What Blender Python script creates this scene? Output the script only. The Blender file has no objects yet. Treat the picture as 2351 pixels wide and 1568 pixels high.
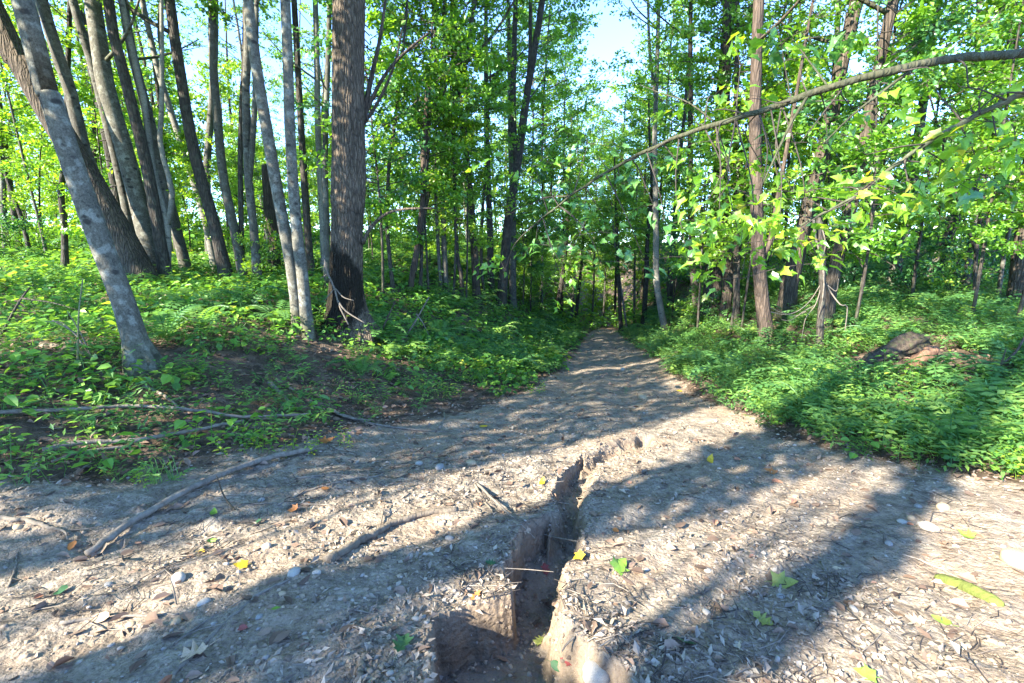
import bpy, math, random
import numpy as np
from mathutils import Vector, Matrix, Quaternion, Euler
rnd = random.Random(7)
rg = np.random.default_rng(7)
S = bpy.context.scene
R = math.radians

# ------------------------------------------------------------------ camera, world, sun, exposure
F_PX, PITCH, EYE = 1110.0, R(11.0), 1.5
cd = bpy.data.cameras.new('camera'); cam = bpy.data.objects.new('camera', cd)
S.collection.objects.link(cam); S.camera = cam
cd.sensor_width = 36.0; cd.lens = F_PX / 2351 * 36.0
cd.clip_start = 0.05; cd.clip_end = 2000
cam.location = (0, 0, EYE); cam.rotation_euler = (R(90) - PITCH, 0, 0)

SUN_EL, SUN_XY = R(32), (-0.8, -0.6)          # the sun stands behind the camera on its left
SUNV = np.array([SUN_XY[0] * math.cos(SUN_EL), SUN_XY[1] * math.cos(SUN_EL), math.sin(SUN_EL)])
W = bpy.data.worlds.new('World'); S.world = W; W.use_nodes = True
nt = W.node_tree; bg = nt.nodes['Background']
sky = nt.nodes.new('ShaderNodeTexSky'); sky.sky_type = 'NISHITA'; sky.sun_disc = False
sky.sun_elevation = SUN_EL; sky.sun_rotation = math.atan2(SUN_XY[0], SUN_XY[1])
sky.altitude = 4500; sky.air_density = 1.0; sky.dust_density = 0.0; sky.ozone_density = 5.0
nt.links.new(sky.outputs[0], bg.inputs[0]); bg.inputs[1].default_value = 0.15
sl = bpy.data.lights.new('sun', 'SUN'); sun = bpy.data.objects.new('sun', sl); S.collection.objects.link(sun)
sl.energy = 3.6; sl.angle = R(0.53); sl.color = (1.0, 0.91, 0.76)
sun.rotation_euler = Vector(SUNV).to_track_quat('Z', 'Y').to_euler()
S.view_settings.view_transform = 'Standard'; S.view_settings.look = 'None'
S.view_settings.exposure = 3.1; S.view_settings.gamma = 1.0; S.view_settings.use_curve_mapping = False
S.render.engine = 'CYCLES'
S.cycles.max_bounces = 9; S.cycles.diffuse_bounces = 6; S.cycles.transmission_bounces = 6
S.cycles.glossy_bounces = 2; S.cycles.transparent_max_bounces = 4
S.cycles.caustics_reflective = False; S.cycles.caustics_refractive = False
S.cycles.sample_clamp_indirect = 6.0

# ------------------------------------------------------------------ numeric helpers
def sst(a, b, x):
    t = np.clip((x - a) / (b - a), 0, 1); return t * t * (3 - 2 * t)
def _hash(ix, iy, seed):
    h = (ix.astype(np.int64) * 374761393 + iy.astype(np.int64) * 668265263 + seed * 974711) & 0xffffffff
    h = ((h ^ (h >> 13)) * 1274126177) & 0xffffffff
    h = ((h ^ (h >> 16)) * 2246822519) & 0xffffffff
    return ((h ^ (h >> 15)) & 0xffff) / 65535.0
def vn(x, y, f, seed=0):
    x = np.asarray(x, float) * f; y = np.asarray(y, float) * f
    ix = np.floor(x); iy = np.floor(y); fx = x - ix; fy = y - iy
    fx = fx * fx * (3 - 2 * fx); fy = fy * fy * (3 - 2 * fy)
    a = _hash(ix, iy, seed); b = _hash(ix + 1, iy, seed); c = _hash(ix, iy + 1, seed); d = _hash(ix + 1, iy + 1, seed)
    return (a + (b - a) * fx) + ((c + (d - c) * fx) - (a + (b - a) * fx)) * fy
def fbm(x, y, f, seed=0, o=4, g=0.5):
    s = 0; a = 1; t = 0
    for k in range(o):
        s = s + a * vn(x, y, f * 2 ** k, seed + k * 17); t += a; a *= g
    return s / t - 0.5
def unit(a):
    return a / np.maximum(np.linalg.norm(a, axis=-1, keepdims=True), 1e-9)

def ray(u, v):
    a = (u - 1175.5) / F_PX; b = -(v - 784) / F_PX
    return np.array([a, math.cos(PITCH) + b * math.sin(PITCH), -math.sin(PITCH) + b * math.cos(PITCH)])
CAM = np.array([0, 0, EYE]); FWD = np.array([0, math.cos(PITCH), -math.sin(PITCH)])
def depth(p): return float(np.dot(np.asarray(p) - CAM, FWD))
def at(u, v, y):                                # the point of the place at distance y seen along a direction
    d = ray(u, v); return CAM + d * (y / d[1])
def project(P):
    P = np.asarray(P, float) - CAM
    z = P @ FWD; up = np.array([0, math.sin(PITCH), math.cos(PITCH)])
    return 1175.5 + F_PX * P[..., 0] / z, 784 - F_PX * (P @ up) / z

# ------------------------------------------------------------------ terrain
def xc(y): return 0.185 * y - 0.25 * np.exp(-y / 4)
def hw(y): return 1.05 + 4 * np.exp(-np.maximum(y, -2) / 2.2)
def hbase(x, y):
    yy = np.clip(y, -8, 60)
    zp = np.where(yy < 30, -0.112 * yy, -3.36 - 0.112 * 12 * (1 - np.exp(-(np.maximum(yy, 30) - 30) / 12)))
    zp = np.where(yy < 0, -0.03 * yy, zp)
    dl = xc(yy) - hw(yy) - x; dr = x - xc(yy) - hw(yy)
    zl = 0.055 * np.clip(yy, -2, 30) + 0.02 * np.clip(-x, 0, 30)
    zr = -0.35 * sst(0, 5, yy) + 0.042 * np.clip(yy, -2, 30) + 0.02 * np.clip(x, 0, 30)
    z = zp + (zl - zp) * sst(0, 5, dl)
    return z + (zr - zp) * sst(0, 4.5, dr)
def hit_f(u, v, f):
    d = ray(u, v); t = np.arange(.5, 150, .01); P = CAM + d * t[:, None]
    k = int(np.argmax(P[:, 2] < f(P[:, 0], P[:, 1])))
    return P[k]
def poly_world(pts): return np.array([hit_f(u, v, hbase)[:2] for u, v in pts])
def sdist(x, y, poly):                          # signed distance, negative inside
    x = np.asarray(x, float).ravel(); y = np.asarray(y, float).ravel()
    d = np.full(x.shape, 1e9); ins = np.zeros(x.shape, bool); n = len(poly)
    for i in range(n):
        ax, ay = poly[i]; bx, by = poly[(i + 1) % n]
        ex, ey = bx - ax, by - ay; wx, wy = x - ax, y - ay
        t = np.clip((wx * ex + wy * ey) / (ex * ex + ey * ey + 1e-12), 0, 1)
        d = np.minimum(d, np.hypot(wx - ex * t, wy - ey * t))
        c = ((ay <= y) & (by > y)) | ((by <= y) & (ay > y))
        ins ^= c & (x < ex * (y - ay) / (ey if abs(ey) > 1e-12 else 1e-12) + ax)
    return np.where(ins, -d, d)
DIRT = poly_world([(-500, 1180), (-200, 1150), (0, 1140), (230, 1118), (420, 1088), (560, 1055), (720, 1035), (830, 990),
    (960, 965), (1130, 930), (1220, 895), (1290, 850), (1310, 820), (1330, 790), (1350, 772), (1362, 757), (1406, 757),
    (1425, 775), (1460, 800), (1500, 830), (1540, 860), (1580, 900), (1660, 950), (1760, 975), (1800, 1010), (1900, 1040),
    (2050, 1078), (2200, 1108), (2400, 1140), (2800, 1190)])
DIRT = np.vstack([DIRT, [[9, 0.5], [6, -6], [-6, -6], [-9, 0.5]]])
def zoom5(px, py): return ((1024 + px / 1.495) / 1.3067, (1000 + py / 1.495) / 1.3067)
GULLY = poly_world([zoom5(*p) for p in [(1385, 440), (1385, 500), (1340, 528), (1240, 535), (1150, 560), (1128, 600), (1130, 640), (1105, 690),
    (1090, 740), (1075, 850), (1060, 930), (1005, 985), (980, 1030), (970, 1150), (970, 1290), (1000, 1380), (1085, 1450), (1180, 1500), (1260, 1600), (1330, 1800), (400, 1800),
    (458, 1568), (455, 1400), (450, 1272), (560, 1240), (700, 1205), (800, 1180), (808, 1120), (775, 1070), (800, 1000), (820, 930), (830, 880), (900, 860),
    (970, 820), (995, 760), (970, 700), (990, 650), (1040, 600), (1060, 570), (1190, 500), (1320, 468)]])
def gully_depth(x, y):
    x = np.asarray(x, float); y = np.asarray(y, float)
    out = np.zeros(x.shape); m = (np.abs(x) < 2.2) & (y > 0.2) & (y < 5.2)
    if not m.any(): return out
    X, Y = x[m], y[m]
    d = sdist(X, Y, GULLY) + 0.085 * fbm(X, Y, 6, 40, 3) + 0.02 * fbm(X, Y, 24, 43, 2)
    deep = 0.215 * sst(5.0, 2.6, Y) * (0.55 + 0.45 * sst(3.6, 2.4, Y)) + 0.11
    side = np.where(X > np.interp(Y, [1.2, 2.2, 3.2, 4.4], [0.1, 0.13, 0.28, 0.7]), 0.13 * (1 + 1.2 * fbm(X, Y, 9, 47, 3)), 0.032)
    w = np.clip((0.05 - d) / side, 0, 1)
    w = w * w * (3 - 2 * w)
    lip = 0.018 * np.exp(-np.abs(d) / 0.03)
    floor = 0.05 * fbm(X, Y, 6, 50, 3) + 0.07 * sst(1.78, 1.5, Y) * sst(-0.05, .12, X)
    out[m] = w * (deep - floor) - lip * (1 - w)
    return out
def micro(x, y):
    r = np.hypot(x, y)
    z = 0.10 * fbm(x, y, 0.5, 3, 3) * sst(1, 4, r) + 0.06 * fbm(x, y, 1.7, 5, 2) + 0.05 * fbm(x, y * .5 + x * .3, 1.1, 6, 2) * sst(5, 8, r)
    z = z + 0.030 * fbm(x, y, 7, 8, 2, .6) * sst(13, 6, r) + 0.014 * fbm(x, y, 26, 9, 2, .6) * sst(5.5, 4, r)
    near = sst(7, 4, r); p_ = .8 * x + .6 * y; q_ = -.6 * x + .8 * y
    z = z + .07 * fbm(x, y, 1.9, 18, 3, .6) * sst(3, 6, r) * sst(22, 12, r)
    z = z + near * (.08 * fbm(p_ * .35, q_, 2.6, 15, 3, .6) + .05 * np.maximum(fbm(x, y, 4.2, 16, 2), -.05))
    # wheel ruts running down the track
    c = x - xc(y)
    z = z - 0.05 * sst(4.5, 8, y) * (np.exp(-((c - 0.55) / .22) ** 2) + np.exp(-((c + 0.55) / .22) ** 2)) * sst(34, 24, y)
    return z
def H(x, y):
    x = np.asarray(x, float); y = np.asarray(y, float)
    return hbase(x, y) + micro(x, y) - gully_depth(x, y)
def Hs(x, y): return float(H(np.array([x]), np.array([y]))[0])
def hit(u, v): return hit_f(u, v, lambda x, y: hbase(x, y) + micro(x, y))
def hitg(u, v):
    d = ray(u, v); t = np.arange(.8, 40, .01); P = CAM + d * t[:, None]
    return P[int(np.argmax(P[:, 2] < H(P[:, 0], P[:, 1])))]

# ------------------------------------------------------------------ mesh helpers
def mk_mesh(name, V, faces, mats=(), smooth=True, tint=None, midx=None):
    V = np.asarray(V, np.float32); me = bpy.data.meshes.new(name)
    me.vertices.add(len(V)); me.vertices.foreach_set('co', V.ravel())
    faces = [np.asarray(f, np.int32) for f in faces if len(f)]
    tot = np.concatenate([np.full(len(f), f.shape[1], np.int32) for f in faces])
    idx = np.concatenate([f.ravel() for f in faces])
    me.loops.add(len(idx)); me.loops.foreach_set('vertex_index', idx)
    me.polygons.add(len(tot))
    st = np.zeros(len(tot), np.int32); st[1:] = np.cumsum(tot)[:-1]
    me.polygons.foreach_set('loop_start', st); me.polygons.foreach_set('loop_total', tot)
    if smooth is not None: me.polygons.foreach_set('use_smooth', np.full(len(tot), bool(smooth)))
    for m in mats: me.materials.append(m)
    if midx is not None: me.polygons.foreach_set('material_index', np.asarray(midx, np.int32))
    if tint is not None:
        a = me.attributes.new('tint', 'FLOAT', 'FACE'); a.data.foreach_set('value', np.asarray(tint, np.float32))
    me.update(); return me
def link(name, me, parent=None, loc=None, kind=None):
    o = bpy.data.objects.new(name, me); S.collection.objects.link(o)
    if parent is not None: o.parent = parent
    if loc is not None: o.location = loc
    if kind: o['kind'] = kind
    return o
def tag(o, label, cat, group=None):
    o['label'] = label; o['category'] = cat
    if group: o['group'] = group
    return o
def thing(name, label, cat, loc=(0, 0, 0), group=None):
    return tag(link(name, None, None, loc), label, cat, group)

def spline(P, n):
    P = np.asarray(P, float); m = len(P)
    if m == 2: return P[0] + (P[1] - P[0]) * np.linspace(0, 1, n)[:, None]
    Q = np.vstack([2 * P[0] - P[1], P, 2 * P[-1] - P[-2]])
    L = np.concatenate([[0], np.cumsum(np.linalg.norm(np.diff(P, axis=0), axis=1))]); s = np.linspace(0, L[-1], n)
    k = np.clip(np.searchsorted(L, s, 'right') - 1, 0, m - 2); t = ((s - L[k]) / (L[k + 1] - L[k] + 1e-9))[:, None]
    p0, p1, p2, p3 = Q[k], Q[k + 1], Q[k + 2], Q[k + 3]
    return 0.5 * (2 * p1 + (p2 - p0) * t + (2 * p0 - 5 * p1 + 4 * p2 - p3) * t ** 2 + (3 * p1 - p0 - 3 * p2 + p3) * t ** 3)
def tube(P, rad, seg=8, rough=0.0, f=3.0, seed=0, lobes=None, cap=True):
    P = np.asarray(P, float); n = len(P); rad = np.broadcast_to(np.asarray(rad, float), (n,))
    T = unit(np.gradient(P, axis=0)); ref = np.array([0.0, 1, 0]) if abs(T[0][1]) < .9 else np.array([1.0, 0, 0])
    A = np.zeros_like(T); a = unit(np.cross(T[0], ref))
    for i in range(n):
        a = unit(a - T[i] * np.dot(a, T[i])); A[i] = a
    B = np.cross(T, A); th = np.arange(seg) * 2 * math.pi / seg
    rr = rad[:, None] * np.ones((1, seg))
    if rough:
        s = np.concatenate([[0], np.cumsum(np.linalg.norm(np.diff(P, axis=0), axis=1))])
        cx = np.cos(th) * 1.7 + seed * 3.1; cy = np.sin(th) * 1.7
        rr = rr * (1 + rough * 2 * fbm(cx[None, :] + s[:, None] * f * .6, cy[None, :] + s[:, None] * f, 1.0, seed, 3))
    if lobes is not None: rr = rr * lobes(np.linspace(0, 1, n)[:, None], th[None, :])
    V = P[:, None, :] + rr[..., None] * (np.cos(th)[None, :, None] * A[:, None, :] + np.sin(th)[None, :, None] * B[:, None, :])
    V = V.reshape(-1, 3); i = np.arange(n - 1)[:, None] * seg; j = np.arange(seg)[None, :]; j2 = (j + 1) % seg
    Fq = np.stack([i + j, i + j2, i + seg + j2, i + seg + j], -1).reshape(-1, 4)
    faces = [Fq]
    if cap:
        V = np.vstack([V, P[0], P[-1] + T[-1] * rad[-1] * .3]); k = n * seg; j = np.arange(seg); j2 = (j + 1) % seg
        faces.append(np.vstack([np.stack([j2, j, np.full(seg, k)], 1), np.stack([j + (n - 1) * seg, j2 + (n - 1) * seg, np.full(seg, k + 1)], 1)]))
    return V, faces
class Acc:                                     # collects pieces of one mesh
    def __init__(s): s.V = []; s.F = {}; s.T = {}; s.n = 0
    def add(s, V, faces, tint=0.5):
        for f in faces:
            f = np.asarray(f)
            if not len(f): continue
            s.F.setdefault(f.shape[1], []).append(f + s.n)
            s.T.setdefault(f.shape[1], []).append(np.broadcast_to(tint, (len(f),)))
        s.V.append(V); s.n += len(V)
    def mesh(s, name, mats, smooth=True):
        ks = sorted(s.F); Fs = [np.concatenate(s.F[k]) for k in ks]; T = np.concatenate([np.concatenate(s.T[k]) for k in ks])
        return mk_mesh(name, np.concatenate(s.V), Fs, mats, smooth, T)
    def template(s):
        ks = sorted(s.F)
        return np.concatenate(s.V), {k: np.concatenate(s.F[k]) for k in ks}, {k: np.concatenate(s.T[k]) for k in ks}

def leaves4(C, A, N, L, Wd, fold=.12):         # four corners, two triangles a leaf
    A = unit(A); Bv = unit(np.cross(N, A)); N = np.cross(A, Bv); n = len(C); L = np.broadcast_to(L, (n,))[:, None]; Wd = np.broadcast_to(Wd, (n,))[:, None]
    V = np.stack([C, C + A * L * .45 + Bv * Wd * .5 + N * L * fold, C + A * L, C + A * L * .45 - Bv * Wd * .5 + N * L * fold], 1).reshape(-1, 3)
    i = np.arange(n)[:, None] * 4
    return V, np.concatenate([i + np.array([[0, 2, 1]]), i + np.array([[0, 3, 2]])], 1).reshape(-1, 3)
def leaves6(C, A, N, L, Wd, fold=.1, droop=.12):   # oval leaf folded along its midrib, two quads
    A = unit(A); Bv = unit(np.cross(N, A)); N = np.cross(A, Bv); n = len(C); L = np.broadcast_to(L, (n,))[:, None]; Wd = np.broadcast_to(Wd, (n,))[:, None]
    tip = C + A * L - N * L * droop
    V = np.stack([C, C + A * L * .28 + Bv * Wd * .48 + N * L * fold, C + A * L * .68 + Bv * Wd * .38 + N * L * (fold - droop * .4), tip,
                  C + A * L * .68 - Bv * Wd * .38 + N * L * (fold - droop * .4), C + A * L * .28 - Bv * Wd * .48 + N * L * fold], 1).reshape(-1, 3)
    i = np.arange(n)[:, None] * 6
    return V, np.concatenate([i + np.array([[0, 3, 2, 1]]), i + np.array([[0, 5, 4, 3]])], 1).reshape(-1, 4)
MAPLE = np.array([(0, 0), (.16, .02), (.46, -.02), (.43, .25), (.60, .52), (.38, .50), (.25, .70), (0, 1.0), (-.25, .70), (-.38, .50), (-.60, .52), (-.43, .25), (-.46, -.02), (-.16, .02)])
def maple_verts():
    P = [(x * .62, y, .22 * abs(x) - .30 * y * y) for x, y in MAPLE] + [(0, .38, -.02)]
    n = len(MAPLE); Fc = [(i, (i + 1) % n, n) for i in range(n)]
    return np.array(P), np.array(Fc)

# ------------------------------------------------------------------ materials
def nodes(name):
    m = bpy.data.materials.new(name); m.use_nodes = True; t = m.node_tree
    t.nodes.clear(); o = t.nodes.new('ShaderNodeOutputMaterial'); return m, t, o
def N(t, kind, **k):
    n = t.nodes.new(kind)
    for a, b in k.items(): setattr(n, a, b)
    return n
def L(t, a, b): t.links.new(a, b)
def ramp(t, src, stops):
    r = N(t, 'ShaderNodeValToRGB'); L(t, src, r.inputs[0]); e = r.color_ramp.elements
    e[0].position, e[0].color = stops[0][0], (*stops[0][1], 1); e[1].position, e[1].color = stops[-1][0], (*stops[-1][1], 1)
    for p, c in stops[1:-1]:
        x = e.new(p); x.color = (*c, 1)
    return r.outputs[0]
def noise(t, vec, scale, detail=4, rough=.55, out='Fac'):
    n = N(t, 'ShaderNodeTexNoise'); n.inputs['Scale'].default_value = scale; n.inputs['Detail'].default_value = detail
    n.inputs['Roughness'].default_value = rough
    if vec is not None: L(t, vec, n.inputs['Vector'])
    return n.outputs[out]
def mixc(t, fac, a, b, mode='MIX'):
    m = N(t, 'ShaderNodeMix', data_type='RGBA', blend_type=mode)
    for s, v in ((m.inputs[0], fac), (m.inputs[6], a), (m.inputs[7], b)):
        if isinstance(v, (int, float)): s.default_value = v
        elif isinstance(v, tuple): s.default_value = (*v, 1)
        else: L(t, v, s)
    return m.outputs[2]
def mathn(t, op, a, b=0.0):
    m = N(t, 'ShaderNodeMath', operation=op)
    for s, v in ((m.inputs[0], a), (m.inputs[1], b)):
        if isinstance(v, (int, float)): s.default_value = v
        else: L(t, v, s)
    return m.outputs[0]
def attr(t, n): return N(t, 'ShaderNodeAttribute', attribute_name=n).outputs['Fac']
def leaf_mat(name, stops, gain=1.5, trans=.45, gloss=.05):
    m, t, o = nodes(name)
    info = N(t, 'ShaderNodeObjectInfo')
    geo = N(t, 'ShaderNodeNewGeometry')
    tv = mathn(t, 'ADD', attr(t, 'tint'), mathn(t, 'MULTIPLY', mathn(t, 'SUBTRACT', info.outputs['Random'], .5), .35))
    c = ramp(t, tv, stops)
    d = N(t, 'ShaderNodeBsdfDiffuse'); L(t, c, d.inputs[0])
    tr = N(t, 'ShaderNodeBsdfTranslucent')
    c2 = mixc(t, 1.0, c, (gain * 1.15, gain, gain * .45), 'MULTIPLY'); L(t, c2, tr.inputs[0])
    mx = N(t, 'ShaderNodeMixShader'); mx.inputs[0].default_value = trans; L(t, d.outputs[0], mx.inputs[1]); L(t, tr.outputs[0], mx.inputs[2])
    g = N(t, 'ShaderNodeBsdfGlossy'); g.inputs['Roughness'].default_value = .42; g.inputs[0].default_value = (.9, .95, 1, 1)
    m2 = N(t, 'ShaderNodeMixShader'); m2.inputs[0].default_value = gloss; L(t, mx.outputs[0], m2.inputs[1]); L(t, g.outputs[0], m2.inputs[2])
    L(t, m2.outputs[0], o.inputs[0]); return m
GREEN = leaf_mat('leaf_green', [(0, (.065, .16, .018)), (.5, (.13, .30, .026)), (.9, (.21, .39, .03)), (1, (.34, .38, .03))], 1.7, .52)
LIME = leaf_mat('leaf_lime', [(0, (.11, .22, .02)), (.5, (.19, .37, .026)), (.9, (.29, .45, .035)), (1, (.45, .43, .04))], 1.6, .52)
DEEP = leaf_mat('leaf_deep', [(0, (.03, .10, .035)), (.5, (.06, .19, .05)), (1, (.12, .28, .05))], 1.5, .45)
HERB = leaf_mat('leaf_herb', [(0, (.045, .13, .035)), (.5, (.11, .27, .04)), (.85, (.21, .38, .05)), (1, (.38, .40, .05))], 1.5, .45, .025)
FERN = leaf_mat('leaf_fern', [(0, (.045, .13, .045)), (.5, (.11, .25, .065)), (1, (.24, .37, .07))], 1.5, .45, .02)
def solid(name, col, rough=.85, var=.35, scale=30, bump=.3, bscale=80, tinted=None):
    m, t, o = nodes(name); p = N(t, 'ShaderNodeBsdfPrincipled'); p.inputs['Roughness'].default_value = rough
    p.inputs['Specular IOR Level'].default_value = .25
    tc = N(t, 'ShaderNodeTexCoord').outputs['Object']
    if tinted: base = ramp(t, attr(t, 'tint'), tinted)
    else: base = col
    n = noise(t, tc, scale)
    dk = ramp(t, n, [(.3, (1 - var,) * 3), (.7, (1 + var * .6,) * 3)])
    c = mixc(t, 1.0, base, dk, 'MULTIPLY'); L(t, c, p.inputs['Base Color'])
    if bump:
        b = N(t, 'ShaderNodeBump'); b.inputs['Strength'].default_value = bump; b.inputs['Distance'].default_value = .01
        L(t, noise(t, tc, bscale), b.inputs['Height']); L(t, b.outputs[0], p.inputs['Normal'])
    L(t, p.outputs[0], o.inputs[0]); return m
def bark(name, c0, c1, stretch=.16, scale=26, bump=.8, dist=.02, marks=None, lichen=None, moss=.0, foot=False):
    m, t, o = nodes(name); p = N(t, 'ShaderNodeBsdfPrincipled'); p.inputs['Roughness'].default_value = .9
    p.inputs['Specular IOR Level'].default_value = .2
    tc = N(t, 'ShaderNodeTexCoord').outputs['Object']
    mp = N(t, 'ShaderNodeMapping'); L(t, tc, mp.inputs[0]); mp.inputs['Scale'].default_value = (1, 1, stretch)
    wob = noise(t, tc, 6, 3, .5, 'Color')
    vec = mixc(t, .035, mp.outputs[0], wob)
    n1 = noise(t, vec, scale, 5, .65)
    v = N(t, 'ShaderNodeTexVoronoi', feature='DISTANCE_TO_EDGE'); v.inputs['Scale'].default_value = scale * .9; L(t, vec, v.inputs['Vector'])
    h = mathn(t, 'ADD', mathn(t, 'MULTIPLY', mathn(t, 'MINIMUM', v.outputs['Distance'], .28), 2.2 if stretch < .3 else .4), n1)
    c = ramp(t, h, [(.28, c0), (.95, c1)])
    c = mixc(t, 1.0, c, ramp(t, noise(t, tc, 2.3, 3), [(.3, (.72, .72, .72)), (.7, (1.22, 1.2, 1.16))]), 'MULTIPLY')
    if lichen:
        c = mixc(t, mathn(t, 'MULTIPLY', ramp(t, noise(t, tc, 9, 4), [(.52, (0, 0, 0)), (.62, (1, 1, 1))]), .65), c, lichen)
    if marks:
        v3 = N(t, 'ShaderNodeTexVoronoi'); v3.inputs['Scale'].default_value = 13; L(t, mixc(t, .08, tc, noise(t, tc, 25, 3, .6, 'Color')), v3.inputs['Vector'])
        c = mixc(t, mathn(t, 'MULTIPLY', ramp(t, v3.outputs['Distance'], [(.10, (1, 1, 1)), (.26, (0, 0, 0))]), .6), c, marks)
        c = mixc(t, 1.0, c, ramp(t, noise(t, tc, 70, 4, .7), [(.32, (.55, .55, .54)), (.5, (1, 1, 1)), (.7, (1.25, 1.25, 1.22))]), 'MULTIPLY')
    if marks:                                   # dark eyes and scars of shed branches
        mp2 = N(t, 'ShaderNodeMapping'); L(t, tc, mp2.inputs[0]); mp2.inputs['Scale'].default_value = (1, 1, 1.7)
        v2 = N(t, 'ShaderNodeTexVoronoi'); v2.inputs['Scale'].default_value = 4.2; L(t, mixc(t, .05, mp2.outputs[0], noise(t, tc, 14, 3, .5, 'Color')), v2.inputs['Vector'])
        k = ramp(t, v2.outputs['Distance'], [(.13, (1, 1, 1)), (.22, (0, 0, 0))])
        c = mixc(t, mathn(t, 'MULTIPLY', k, .85), c, marks)
    if moss:
        sx = N(t, 'ShaderNodeSeparateXYZ'); L(t, tc, sx.inputs[0])
        k = ramp(t, mathn(t, 'ADD', sx.outputs['Z'], mathn(t, 'MULTIPLY', noise(t, tc, 5, 4), .9)), [(.35, (moss,) * 3), (.95, (0, 0, 0))])
        c = mixc(t, k, c, (.06, .075, .03))
    if foot:                                    # shadow across the foot and its wet dark hollow, painted into the bark
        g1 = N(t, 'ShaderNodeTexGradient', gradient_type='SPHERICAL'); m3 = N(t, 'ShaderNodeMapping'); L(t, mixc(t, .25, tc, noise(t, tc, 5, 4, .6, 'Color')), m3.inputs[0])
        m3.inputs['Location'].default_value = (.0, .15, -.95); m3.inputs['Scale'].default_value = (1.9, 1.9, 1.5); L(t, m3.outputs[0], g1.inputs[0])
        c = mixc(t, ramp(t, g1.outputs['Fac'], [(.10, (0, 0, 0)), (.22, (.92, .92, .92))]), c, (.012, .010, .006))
    L(t, c, p.inputs['Base Color'])
    b = N(t, 'ShaderNodeBump'); b.inputs['Strength'].default_value = bump; b.inputs['Distance'].default_value = dist
    L(t, h, b.inputs['Height']); L(t, b.outputs[0], p.inputs['Normal']); L(t, p.outputs[0], o.inputs[0]); return m
B_SMOOTH = bark('bark_smooth_grey', (.055, .052, .042), (.175, .168, .135), .75, 34, .5, .01, (.022, .02, .018), (.22, .225, .19), .5)
B_GREY = bark('bark_grey', (.045, .043, .036), (.13, .124, .102), .35, 30, .5, .012, (.022, .02, .018), (.15, .155, .13), .5)
B_FURROW = bark('bark_furrowed', (.022, .018, .014), (.085, .068, .052), .13, 24, 1.0, .03, None, None, .5)
B_DARK = bark('bark_dark', (.017, .015, .013), (.062, .053, .044), .18, 26, .8, .02, None, (.075, .077, .06), .4)
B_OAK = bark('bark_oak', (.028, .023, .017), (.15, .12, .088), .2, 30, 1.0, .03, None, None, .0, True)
B_BIRCH = bark('bark_birch', (.12, .115, .10), (.25, .245, .21), 1.6, 18, .4, .01, (.05, .045, .04), None, .4)
B_REDDISH = bark('bark_reddish', (.025, .019, .015), (.09, .068, .053), .14, 24, .8, .02, None, None, .3)
BARKS = dict(smooth=B_SMOOTH, grey=B_GREY, furrow=B_FURROW, dark=B_DARK, oak=B_OAK, birch=B_BIRCH, red=B_REDDISH)
TWIG = solid('twig_wood', (.055, .046, .038), .9, .4, 40, .4, 120)
TWIG_PALE = solid('twig_pale', (.15, .128, .10), .85, .3, 40, .3, 120)
DEADWOOD = bark('dead_wood', (.10, .085, .07), (.30, .265, .22), .5, 22, .7, .012)
ROTTEN = bark('rotten_wood', (.08, .064, .048), (.27, .225, .17), .35, 20, 1.0, .02)
STONE = solid('stone', (.34, .315, .27), .75, .3, 18, .25, 60)
STONE_TAN = solid('stone_tan', (.36, .27, .17), .75, .3, 18, .25, 60)
STONE_GREY = solid('stone_grey', (.24, .235, .22), .75, .3, 18, .25, 60)
LITTER = solid('dry_litter', None, .9, .25, 25, 0, 1, [(0, (.07, .056, .045)), (.4, (.18, .15, .12)), (.8, (.34, .295, .24)), (1, (.42, .33, .22))])
BROWNLEAF = solid('brown_leaf', None, .85, .25, 25, 0, 1, [(0, (.06, .04, .03)), (.5, (.17, .115, .08)), (.85, (.27, .19, .14)), (1, (.30, .13, .07))])
GRAVEL = solid('gravel', None, .8, .25, 25, 0, 1, [(0, (.18, .165, .15)), (.6, (.33, .30, .26)), (1, (.37, .27, .17))])
def flat_leaf(name, col): return solid(name, col, .5, .25, 30, .2, 60)

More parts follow.
